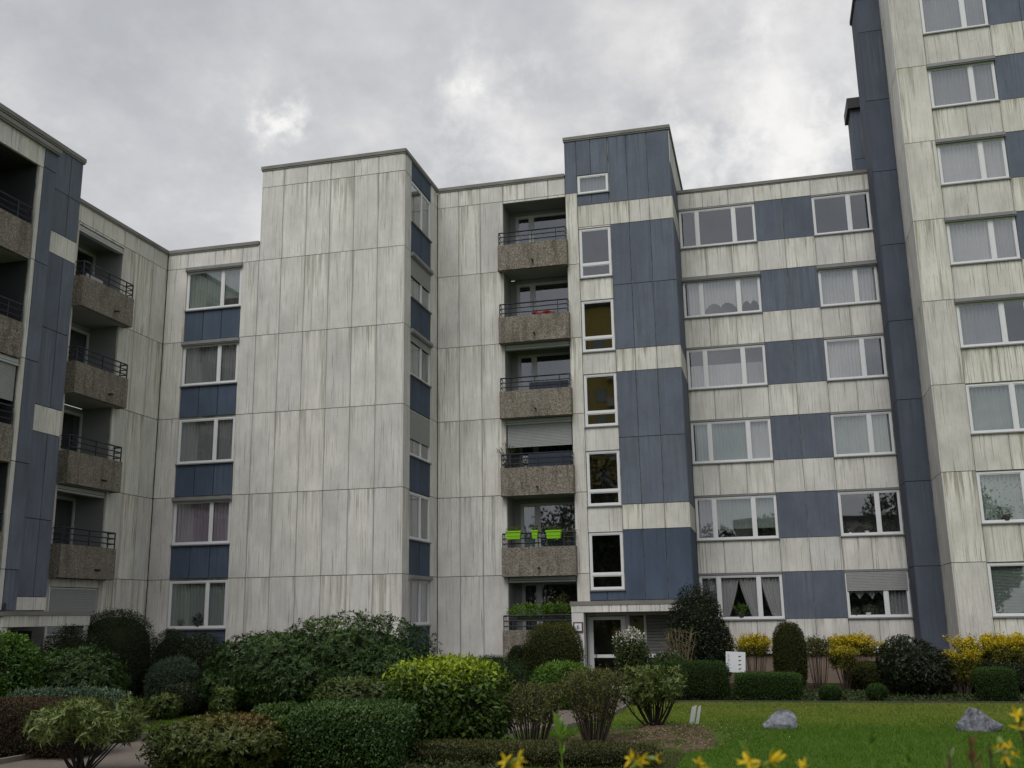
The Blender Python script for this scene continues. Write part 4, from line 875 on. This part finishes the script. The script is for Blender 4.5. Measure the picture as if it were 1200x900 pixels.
def forsythia(label, x, y, rx, h, ry=.3, leafn=4200, kind='yellow', top=1.0, low=.5, n=22, tmix=1, vase=.5):
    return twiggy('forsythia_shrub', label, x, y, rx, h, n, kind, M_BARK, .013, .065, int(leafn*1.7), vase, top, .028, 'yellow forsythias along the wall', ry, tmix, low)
forsythia('yellow flowering shrub behind the white notice board', -.66, 34.3, .66, 1.66, leafn=4600, low=.62)
forsythia('nearly leafless green shrub between the upright dome and the yellow shrubs', 1.32, 34.4, .42, 1.58, leafn=1600, kind='olive', top=0, low=.62)
forsythia('wide flat topped yellow shrub under the two light window', 2.58, 34.4, .98, 1.62, leafn=7600, low=.6, n=34)
forsythia('rounded yellow green shrub standing forward of the wide yellow one', 2.0, 32.6, .48, 1.36, ry=.45, leafn=3400, low=.5, tmix=.75, vase=.15)
forsythia('long dense yellow shrub at the right edge of the picture', 6.15, 31.7, 1.35, 1.66, ry=.5, leafn=15000, low=.45, n=60)
forsythia('lower yellow shrub at the left end of the long dense one', 5.0, 30.9, .46, 1.30, ry=.4, leafn=4200, low=.25, tmix=.9, vase=.3)
bush('underplanting', 'dark undergrowth below the long yellow shrub at the right', 'bush', 6.2, 31.4, 1.3, .95, 'dk', .06, .03, e=3, ry=.5, cover=2)
bush('underplanting', 'brownish undergrowth beneath the wide flat topped yellow shrub', 'bush', 2.8, 33.9, .7, .8, 'yewol', .06, .02, e=2.4, ry=.5, cover=2)
# ground cover and grass
def scatter(name, kind, polys, dens, L, Wd, zj=.0, tint=None):
    Ps = []
    for (x0, x1, y0_, y1) in polys:
        n = int((x1-x0)*(y1-y0_)*dens); Ps.append(np.stack([rng.uniform(x0, x1, n), rng.uniform(y0_, y1, n), np.full(n, 0.0)], 1))
    P = np.concatenate(Ps)
    k = ~(((P[:, 0]+2.5)/1.5)**2+((P[:, 1]-20.8)/2.2)**2 < 1)
    LA, RA = np.array(LEFT), np.array(RIGHT); lx = np.interp(P[:, 1], LA[:, 1], LA[:, 0]); rx_ = np.interp(P[:, 1], RA[:, 1], RA[:, 0])
    k &= ~((P[:, 0] > lx-.12) & (P[:, 0] < rx_+.12)) 
    P = P[k]; n = len(P); D = rng.normal(size=(n, 3))*.45; D[:, 2] = 1 if zj == 0 else .35; P[:, 2] += rng.random(n)*zj
    t = rng.random(n) if tint is None else tint(P)
    me, c = leaf_mesh(name, P, D, rng.normal(size=(n, 3)), L*rng.uniform(.5, 1.3, n), np.full(n, Wd), t, LF[kind], simple=(kind == 'grass')); return tag(link(name, me, None, c), kind='stuff')
def gt(P):
    w = np.clip((P[:, 1]+.6*np.sin(P[:, 0]*1.3)+rng.normal(size=len(P))*.3-24.0)/1.2, 0, 1); return np.clip(.05+.3*rng.random(len(P))+.5*w+.16*np.sin(P[:, 0]*2.1+1.3*np.sin(P[:, 1]*1.7))*np.sin(P[:, 1]*1.9+P[:, 0]), 0, 1)
tag(scatter('grass', 'grass', [(-4.8, 9, 16.6, 29.05), (-15, -10.5, 19.5, 25.2)], 620, .055, .011, tint=gt), 'short lawn grass running back to the planting bed', 'grass')
tag(scatter('ground_cover', 'ivy', [(-3.1, 8.5, 29.3, 32.5), (-20, -6.1, 25.8, 30.2), (-8.8, -4.3, 16, 19.6)], 260, .07, .045, .10), 'ivy and low ground cover between the shrubs in the beds', 'ground cover')
# fallen leaves on the mulch and the mossy strip
def litter():
    n = 1700; P = np.stack([rng.uniform(-3.9, 8, n), rng.uniform(25.6, 28.9, n), rng.uniform(.02, .06, n)], 1); q = 2200
    Q = np.stack([rng.normal(-2.2, .75, q), rng.normal(20.6, 1.0, q), rng.uniform(.1, .17, q)], 1); P = np.concatenate([P, Q]); D = rng.normal(size=P.shape); D[:, 2] *= .25
    me, c = leaf_mesh('leaf_litter', P, D, np.tile([0, 0, 1.], (len(P), 1))+.4*rng.normal(size=P.shape), rng.uniform(.03, .07, len(P)), rng.uniform(.015, .03, len(P)), rng.random(len(P)), leaf_mat('dry_leaf', (.07, .045, .025), (.16, .11, .06), (.26, .20, .12), .8, .1))
    tag(link('leaf_litter', me, None, c), 'dry fallen leaves strewn on the mulch and lawn', 'leaf litter', kind='stuff')
litter()

# ================================================================== rocks, signs, balcony things
def rock_mat():
    g = G('veined_grey_rock'); g.rough(.85, .3); p = g.pos(); n = g.noise(p, 5, 6, .65); w = g.n('ShaderNodeTexWave'); w.inputs['Scale'].default_value = 2.2; w.inputs['Distortion'].default_value = 9; w.inputs['Detail'].default_value = 4; g.l(p, w.inputs['Vector'])
    c = g.mix(g.mr(n, .35, .65), (.055, .06, .075), (.25, .26, .30)); c = g.mix(g.math('MULTIPLY', g.mr(g.noise(p, 9, 6, .75), .55, .68), .6), c, (.46, .47, .5)); g.col(c); g.bump(n, .05); return g.m
M_ROCK = rock_mat()
def rock(label, x, y, rx, ry, h, seed, peak, fall=.5):
    r = random.Random(seed); bm = bmesh.new(); bmesh.ops.create_icosphere(bm, subdivisions=4, radius=1)
    pl = [(Vector((r.uniform(-1, 1), r.uniform(-1, 1), r.uniform(-.2, 1))).normalized(), r.uniform(.62, .86)) for _ in range(16)]
    for v in bm.verts:
        for n_, d in pl:
            q = v.co.dot(n_)-d
            if q > 0: v.co -= n_*q*.93
        v.co += v.co.normalized()*r.uniform(-.012, .012)
        s = 1-fall*abs(v.co.x-peak); v.co = Vector((v.co.x*rx, v.co.y*ry, (v.co.z*.62*s+.2)*h*1.25))
    me = bpy.data.meshes.new('boulder'); bm.to_mesh(me); bm.free(); me.materials.append(M_ROCK); o = link('boulder', me, None, (x, y, -.05)); tag(o, label, 'rock', 'grey boulders on the lawn'); return o
rock('low rounded grey boulder on the lawn, left of the two', .03, 22.9, .38, .3, .47, 21, .15, .05)
rock('pointed grey boulder with a dark right slope on the lawn at the right', 3.88, 22.8, .46, .35, .62, 11, -.35)
ns = thing('notice_board', 'tilted white notice board on a thin post at the back of the lawn', 'sign', (-1.09, 30.6, 0))
slabbox('post', M_RAIL, ns, -1.10, -1.06, 30.60, 30.64, 0, 1.1)
bd = slabbox('board', M_SIGN, ns, -1.37, -.82, 30.56, 30.59, .70, 1.27); bd.rotation_euler = (0, math.radians(3), 0)
for i in range(4):
    z = 1.15-.115*i; m = MB(); m.hexa([(-1.02, 30.553, z-.004), (-.98, 30.553, z-.022), (-.98, 30.562, z-.022), (-1.02, 30.562, z-.004), (-1.02, 30.553, z+.004), (-.93, 30.553, z+.02), (-.93, 30.562, z+.02), (-1.02, 30.562, z+.004)]); m.build('pictogram', M_INK, bd)
    for q in range(3): m = MB(); m.box(-1.32, -1.27+.015*((i*q) % 3), 30.553, 30.562, z-.03+.03*q-.004, z-.03+.03*q+.002); m.build('printed_line', M_SILL, bd)
m = MB(); m.box(-1.32, -1.27, 30.553, 30.562, .735, .78); m.build('pictogram', M_INK, bd)
pp = thing('bed_marker', 'pair of small white slats leaning out of the lawn beside the mulch', 'sign', (-1.8, 23.5, 0))
for a, b in ((-1.92, -1.81), (-1.78, -1.71)):
    m = MB(); m.hexa([(a, 23.5, 0), (b, 23.5, 0), (b, 23.53, 0), (a, 23.53, 0), (a+.08, 23.5, .36), (b+.08, 23.5, .40), (b+.08, 23.53, .40), (a+.08, 23.53, .36)]); m.build('slat', M_FRAME2, pp)
def planter(label, u, w, z, n=.34):
    t = thing('planter_box', label, 'planter', (u, yC-n, z), 'lime green planters on a balcony rail')
    m = MB(); y = yC-n; w2 = w/2; m.hexa([(u-w2+.03, y-.1, z), (u+w2-.03, y-.1, z), (u+w2-.03, y+.1, z), (u-w2+.03, y+.1, z), (u-w2, y-.12, z+.26), (u+w2, y-.12, z+.26), (u+w2, y+.12, z+.26), (u-w2, y+.12, z+.26)]); m.build('box', M_GREEN, t)
    m = MB(); m.box(u-w2-.015, u+w2+.015, y-.135, y+.135, z+.23, z+.28); m.box(u-w2+.02, u+w2-.02, y-.118, y-.10, z+.11, z+.15); m.build('rim', M_GREEN, t)
    sh = Shape((u, y, z+.34), (w2*.9, .1, .08), 2.2, 8, .3); foliage(t, [sh], LF['olive'], .06, .02, 1.0, 300, name='plants')
zt = J(1)+.92+.47
planter('wide lime green planter at the left end of the balcony rail', -8.35, .52, zt-.20)
planter('narrow lime green planter in the middle of the balcony rail', -7.60, .22, zt-.20)
planter('wide lime green planter right of the middle one on the balcony rail', -6.95, .52, zt-.22)
t = thing('balcony_hedge', 'row of leafy green plants along the rail of the lowest balcony', 'plant', (-7.5, yC-.1, J(0)+.9)); zb = J(0)+1.42
foliage(t, [Shape((-7.9, yC-.05, zb+.1), (.75, .18, .22), 2.6, 14, .25), Shape((-6.95, yC-.05, zb+.12), (.6, .18, .24), 2.6, 14, .25)], LF['laurel'], .11, .03, 1.6, 2600, minz=0)
m = MB(); m.box(-8.6, -6.4, yC-.15, yC+.05, J(0)+1.2, J(0)+1.4); m.build('trough', M_POT, t)
t = tag(slabbox('folded_awning', M_CLOTH, None, -7.85, -6.35, yC-.12, yC-.02, J(2)+.95, J(2)+1.42), 'dark blue grey cloth spread behind the rail of the shuttered balcony', 'cloth')
t = tag(slabbox('folded_awning', M_CLOTH, None, -7.75, -6.35, yC-.13, yC-.03, J(3)+.93, J(3)+1.2), 'dark cloth rolled along the rail of the fourth floor balcony', 'cloth')
m = MB(); m.tube([(-7.6+i*.12, yC-.12+.02*math.sin(i), J(4)+.98+.05*math.sin(i*1.7)) for i in range(8)], .07, 7); tag(m.build('folded_blanket', M_RED, None, True), 'dull red bundle lying behind the rail of the second balcony from the top', 'blanket')
def dry_plant(label, face, u, n, z, h, w, k):
    p = face.pt(u, n, z); t = thing('dry_plant', label, 'plant', p); m = MB(); q = random.Random(k); tips = []
    m.tube([p, (p[0], p[1], p[2]+.18)], [.09, .11], 8); m.build('pot', M_POT, t); m = MB()
    for i in range(9):
        a = q.uniform(-1, 1)*w; pts = [Vector(face.pt(u+a*s, n+.05*s, z+.18+h*(s-.55*s*s*abs(a)/w))) for s in (0, .3, .6, .85, 1)]; m.tube(pts, .008, 3); tips += pts[2:]
    m.build('stems', M_BARK, t); P = np.array([tuple(v) for v in tips]*5)+rng.normal(size=(len(tips)*5, 3))*.04
    me, c = leaf_mesh('leaves', P, rng.normal(size=P.shape), rng.normal(size=P.shape), np.full(len(P), .06), np.full(len(P), .025), rng.random(len(P)), LF['olive']); link('leaves', me, t, c)
dry_plant('dry trailing plant at the left end of the shuttered balcony', fC, -8.62, .1, J(2)+.95, .75, .42, 1)
dry_plant('small leafless plant at the right end of the balcony with the lime planters', fC, -6.5, .1, J(1)+.95, .5, .3, 2)
dry_plant('thin plant above the rail at the right end of the bottom balcony row of leaves', fC, -6.75, .0, J(0)+1.5, .45, .25, 3)
tag(slabbox('folded_chair', M_FRAME2, None, -20.16, -20.12, 25.9, 26.7, J(4)+.2, J(4)+1.12), 'pale folded chair leaning behind the rail of the top left side balcony', 'chair')
def pot(label, face, u, z, s, n=-.1, kind='olive', mat=M_POT, name='potted_plant'):
    p = face.pt(u, n, z); t = thing(name, label, 'plant', p); m = MB(); m.tube([p, (p[0], p[1], p[2]+.6*s)], [.4*s, .55*s], 9); m.build('pot', mat, t)
    foliage(t, [Shape((p[0], p[1], p[2]+1.15*s), (.9*s, .3*s, .7*s), 2.2, 8, .5)], LF[kind], .5*s, .16*s, 1.3, 260, minz=0)
pot('bushy potted plant on the sill of the lowest window of the recessed wing', fL, -18.35, Sl(1)+.07, .21, kind='dk')
pot('small potted plant left of the bushy one on the same sill', fL, -19.0, Sl(1)+.07, .12, kind='dk')
pot('leafy plant between the parted curtains of the three light window', fR, -1.0, Sl(1)+.07, .24, kind='laurel')
pot('pale potted plant below the half lowered shutter', fR, 3.2, Sl(1)+.07, .17, kind='sage', mat=M_SIGN)
pot('second potted plant below the half lowered shutter, to the left', fR, 2.8, Sl(1)+.07, .15, kind='sage')
pot('white potted orchid in the dark curtainless window', fR, 3.4, Sl(2)+.07, .14, kind='white', mat=M_SIGN)
pot('white ornament plant in the left of the dark curtainless window', fR, 2.85, Sl(2)+.07, .10, kind='white', mat=M_SIGN)
pot('tall plant behind the flowered curtain of the right hand tower', fA, 7.1, Sl(2)+.07, .22, kind='sage')

# ================================================================== forsythia twigs in the foreground
M_PET = None
def petal_mat():
    g = G('yellow_petal'); g.rough(.5, .3); n = g.noise(g.pos(), 60, 3); c = g.mix(n, (.62, .42, .01), (.80, .62, .03)); g.col(c)
    tl = g.n('ShaderNodeBsdfTranslucent'); g.l(c, tl.inputs[0]); mm = g.n('ShaderNodeMixShader'); mm.inputs[0].default_value = .3; g.l(g.p.outputs[0], mm.inputs[1]); g.l(tl.outputs[0], mm.inputs[2]); g.l(mm.outputs[0], g.o.inputs[0]); return g.m
M_PET = petal_mat()
M_SHOOT = plain('young_shoot', (.14, .20, .03), .5, .2)
M_TWIG = plain('forsythia_twig', (.07, .05, .03), .8, .3, .2, 60)
def petal_mesh(L, W_, curl):
    m = MB(); K = 7
    for i in range(K+1):
        t = i/K; w = W_*math.sin(math.pi*min(1, .12+.80*t))**.8*(1 if t < .95 else .35); x = L*t; z = curl*t*t
        m.v += [(x, -w/2, z+.12*w), (x, 0, z-.06*w), (x, w/2, z+.12*w)]
    for i in range(K):
        k = 3*i; m.f += [(k, k+1, k+4, k+3), (k+1, k+2, k+5, k+4)]
    me = bpy.data.meshes.new('petal'); me.from_pydata(m.v, [], m.f); me.materials.append(M_PET); me.polygons.foreach_set('use_smooth', [True]*len(me.polygons)); return me
PM = [petal_mesh(.0098, .0034, .004), petal_mesh(.0106, .0037, .0055), petal_mesh(.0088, .0030, -.003), petal_mesh(.0095, .0036, .008)]
def world_at(u, v, d):   # used once to choose the real positions of the twig tips
    return Vector(CAM)+ray(u, v)*d
def flower(parent, p, axis, n=4, s=1.0):
    c = MB(); c.tube([Vector(p)-axis*.010*s, Vector(p)-axis*.004*s, Vector(p)], [.0015*s, .003*s, .0022*s], 6); b = c.build('blossom', M_SHOOT, parent); r = random.uniform(0, 6)
    q = axis.to_track_quat('Z', 'Y')
    for i in range(n):
        o = link('petal', random.choice(PM), b, tuple(p)); o.rotation_mode = 'QUATERNION'
        e_ = Matrix.Rotation(r+i*2*math.pi/n+random.uniform(-.2, .2), 4, 'Z') @ Matrix.Rotation(-random.uniform(.15, .8), 4, 'Y'); o.rotation_quaternion = q @ e_.to_quaternion(); o.scale = (s,)*3
def twig(label, pts, flowers=(), r=.0028, leaves=0, mat=None, lk_='yellow', leafL=.03, name='forsythia_twig', cat='twig', leafcol='laurel', spanf=.035):
    base = pts[0]; t = thing(name, label, cat, tuple(base), 'flowering twigs in the foreground'); m = MB(); m.tube(pts, [r*(1-.5*i/len(pts)) for i in range(len(pts))], 6); m.build('stem', mat or M_TWIG, t)
    for p, ax, n, s in flowers: flower(t, p, ax.normalized(), n, s)
    if leaves:
        P, D = [], []
        for i in range(leaves):
            k = (1-abs(random.gauss(0, .5))*spanf)*(len(pts)-1); j = min(int(k), len(pts)-2); P.append(tuple(Vector(pts[j]).lerp(Vector(pts[j+1]), k-j))); D.append((random.uniform(-.6, .6), random.uniform(-.6, .6), random.uniform(.5, 1.3)))
        me, c = leaf_mesh('leaves', np.array(P), np.array(D), rng.normal(size=(leaves, 3)), np.full(leaves, leafL), np.full(leaves, leafL*.24), rng.random(leaves)*.6+.4, LF[leafcol]); link('leaves', me, t, c)
    return t
def curve_up(tip, dx=.0, drop=.6, k=6):
    tip = Vector(tip); b = tip+Vector((dx, -.02, -drop)); b.z = 0.0 if drop > 2 else b.z
    return [b.lerp(tip, i/(k-1))+Vector((dx*.25*math.sin(math.pi*i/(k-1)), 0, 0)) for i in range(k)]
AX = lambda a, b, c: (rt*a+Vector((0, 0, 1))*b-fw*c)
tips = [
 ('yellow blossom pair at the bottom edge, leftmost of the yellow flowers', (601, 893), 1.15, [(-.4, .6, .5, -8, 0, 1.1), (.7, .5, .3, 6, 4, 1.1)], -.05),
 ('yellow blossom cluster at the bottom edge just right of the middle', (746, 893), 1.15, [(-.3, .7, .5, -6, 2, 1.15), (.4, .6, .4, 5, 0, 1.1), (.9, .1, .4, 22, 4, 1.0)], .04),
 ('small half hidden yellow blossom right of the middle cluster', (818, 896), 1.2, [(.2, .8, .4, 0, 0, .9)], .03),
 ('pair of open six petalled yellow blossoms left of the first boulder', (889, 896), 1.1, [(-.6, .8, .6, -12, 3, 1.4), (.6, .8, .6, 14, 3, 1.4)], -.03),
 ('yellow blossom barely rising over the edge below the left boulder', (940, 899), 1.2, [(0, .8, .4, 0, 0, 1.0)], .02),
 ('drooping yellow blossom on a dark twig near the right corner', (1176, 872), 1.25, [(-.3, -.2, .9, -3, 0, 1.3), (-.2, -.8, .5, 2, -14, 1.2)], .06),
 ('yellow blossom spray cut by the right edge', (1196, 842), 1.3, [(-.3, .6, .5, -4, 4, 1.1), (.3, .4, .5, 5, 2, 1.1)], .05)]
for lab, (u, v), d, fl, dx in tips:
    p = world_at(u, v, d); fs = []
    for a, b, c, du, dv_, s in fl:
        q = world_at(u+du, v-dv_, d); fs.append((q, AX(a, b, c), 6 if s > 1.3 else 5, s))
    for k in range(random.choice((2, 3, 3))):
        q = world_at(u+random.uniform(-13, 13), v+random.uniform(2, 14), d+random.uniform(-.02, .02)); fs.append((q, AX(random.uniform(-.9, .9), random.uniform(.1, .8), random.uniform(.1, .7)), 4, random.uniform(.7, 1.0)))
    twig(lab, curve_up(p+Vector((0, 0, -.004)), dx, 2.1-.0, 14), fs, leaves=7, leafL=.009, leafcol='red', spanf=.012)
for lab, (u, v), d, dx, nl, ll, lc in [
 ('light green leafy shoot standing up at the bottom centre', (655, 848), 2.3, .08, 22, .034, 'laurel'),
 ('yellow green leaf shoot at the bottom, right of the blossom pair', (1020, 872), 1.5, .0, 12, .022, 'laurel'),
 ('second yellow green shoot at the bottom right', (1064, 880), 1.4, .0, 9, .020, 'laurel'),
 ('budding twig with small pale leaves left of the dark twigs', (1112, 884), 1.4, -.05, 12, .018, 'rhodo2'),
 ('dark brownish twig with withered flowers at the bottom right', (1138, 876), 1.3, -.02, 16, .02, 'red'),
 ('thin dark twig next to the drooping blossom', (1160, 884), 1.3, .03, 10, .014, 'brown'),
 ('pointed bud twig rising above the open blossoms', (872, 868), 1.15, .0, 3, .014, 'laurel')]:
    twig(lab, curve_up(world_at(u, v, d), dx, 2.1, 14), (), .0022, nl, M_SHOOT if lc == 'laurel' else M_TWIG, leafL=ll, leafcol=lc)

# ================================================================== across the courtyard, behind the camera: what the windows mirror
ob = thing('apartment_block', 'ochre yellow block with rows of windows, mirrored in the stairwell glass', 'building', (-14, -40, 0))
slabbox('wall', M_OCHRE, ob, -19.2, -9, -46, -36, 0, 35); slabbox('roof', M_ROOF, ob, -19.5, -8.7, -46.3, -35.7, 35.02, 35.5)
wm = bpy.data.meshes.new('window'); q = MB(); q.box(-.6, .6, 0, .05, 0, 1.4); wm.from_pydata(q.v, [], q.f); wm.materials.append(M_SHUT)
for k in range(11):
    for i in range(5): link('window', wm, ob, (-18.0+2.0*i, -35.99, 1.2+2.9*k))
for k in range(1, 10): slabbox('balcony', M_CREAM, ob, -15.2, -12.4, -35.98, -34.9, .5+2.9*k, 1.4+2.9*k)
ob2 = thing('apartment_block', 'pale cream block mirrored in the lower windows of the banded block', 'building', (6, -42, 0))
slabbox('wall', M_CREAM, ob2, -3, 20, -48, -38, 0, 11.5); slabbox('roof', M_ROOF, ob2, -3.3, 20.3, -48.3, -37.7, 11.52, 12)
for k in range(4):
    for i in range(7): link('window', wm, ob2, (-1+3.1*i, -37.99, 1.2+2.9*k))
def tree(label, x, y, h, r, seed):
    t = thing('leafy_tree', label, 'tree', (x, y, 0), 'trees mirrored in the windows'); m = MB(); m.tube([(x, y, 0), (x+.2, y, h*.35), (x, y, h*.8)], [.3, .2, .06], 8)
    for i in range(7): a = i*.9; m.tube([(x, y, h*(.3+.06*i)), (x+math.cos(a)*r*.7, y+math.sin(a)*r*.7, h*(.5+.05*i))], [.1, .03], 5)
    m.build('trunk', M_BARK, t); foliage(t, [Shape((x, y, h*.55), (r, r, h*.45), 2.1, 30, .35), Shape((x+.5*r, y, h*.5), (r*.7, r*.7, h*.25), 2.1, 20, .3)], LF['dk'], .45, .26, 1.8, 7000, depth=.5, name='crown')
for x, h, lab in ((-15.5, 18, 'tallest dark tree, breaking up the mirrored ochre block in the stairwell windows'), (-24, 10, 'first of the row of dark trees mirrored in the low windows, at the far left'), (-19, 11.5, 'dark tree mirrored in the bottom loggia windows'), (-14, 9.5, 'dark tree mirrored in the lowest stairwell window'), (-9, 10, 'dark tree between the stairwell and the banded block in the mirror image'), (-4, 9.5, 'dark tree mirrored in the lowest windows of the banded block'), (1, 10.5, 'dark tree mirrored in the curtained three light window'), (6, 9.5, 'dark tree mirrored in the curtainless window'), (11, 13, 'taller dark tree mirrored in the low windows of the tall block'), (16, 12, 'last dark tree of the mirrored row, at the far right')):
    tree(lab, x, -22+1.5*math.sin(x), h, 3.0, 1)
S.cycles.max_bounces = 8; S.cycles.transparent_max_bounces = 12
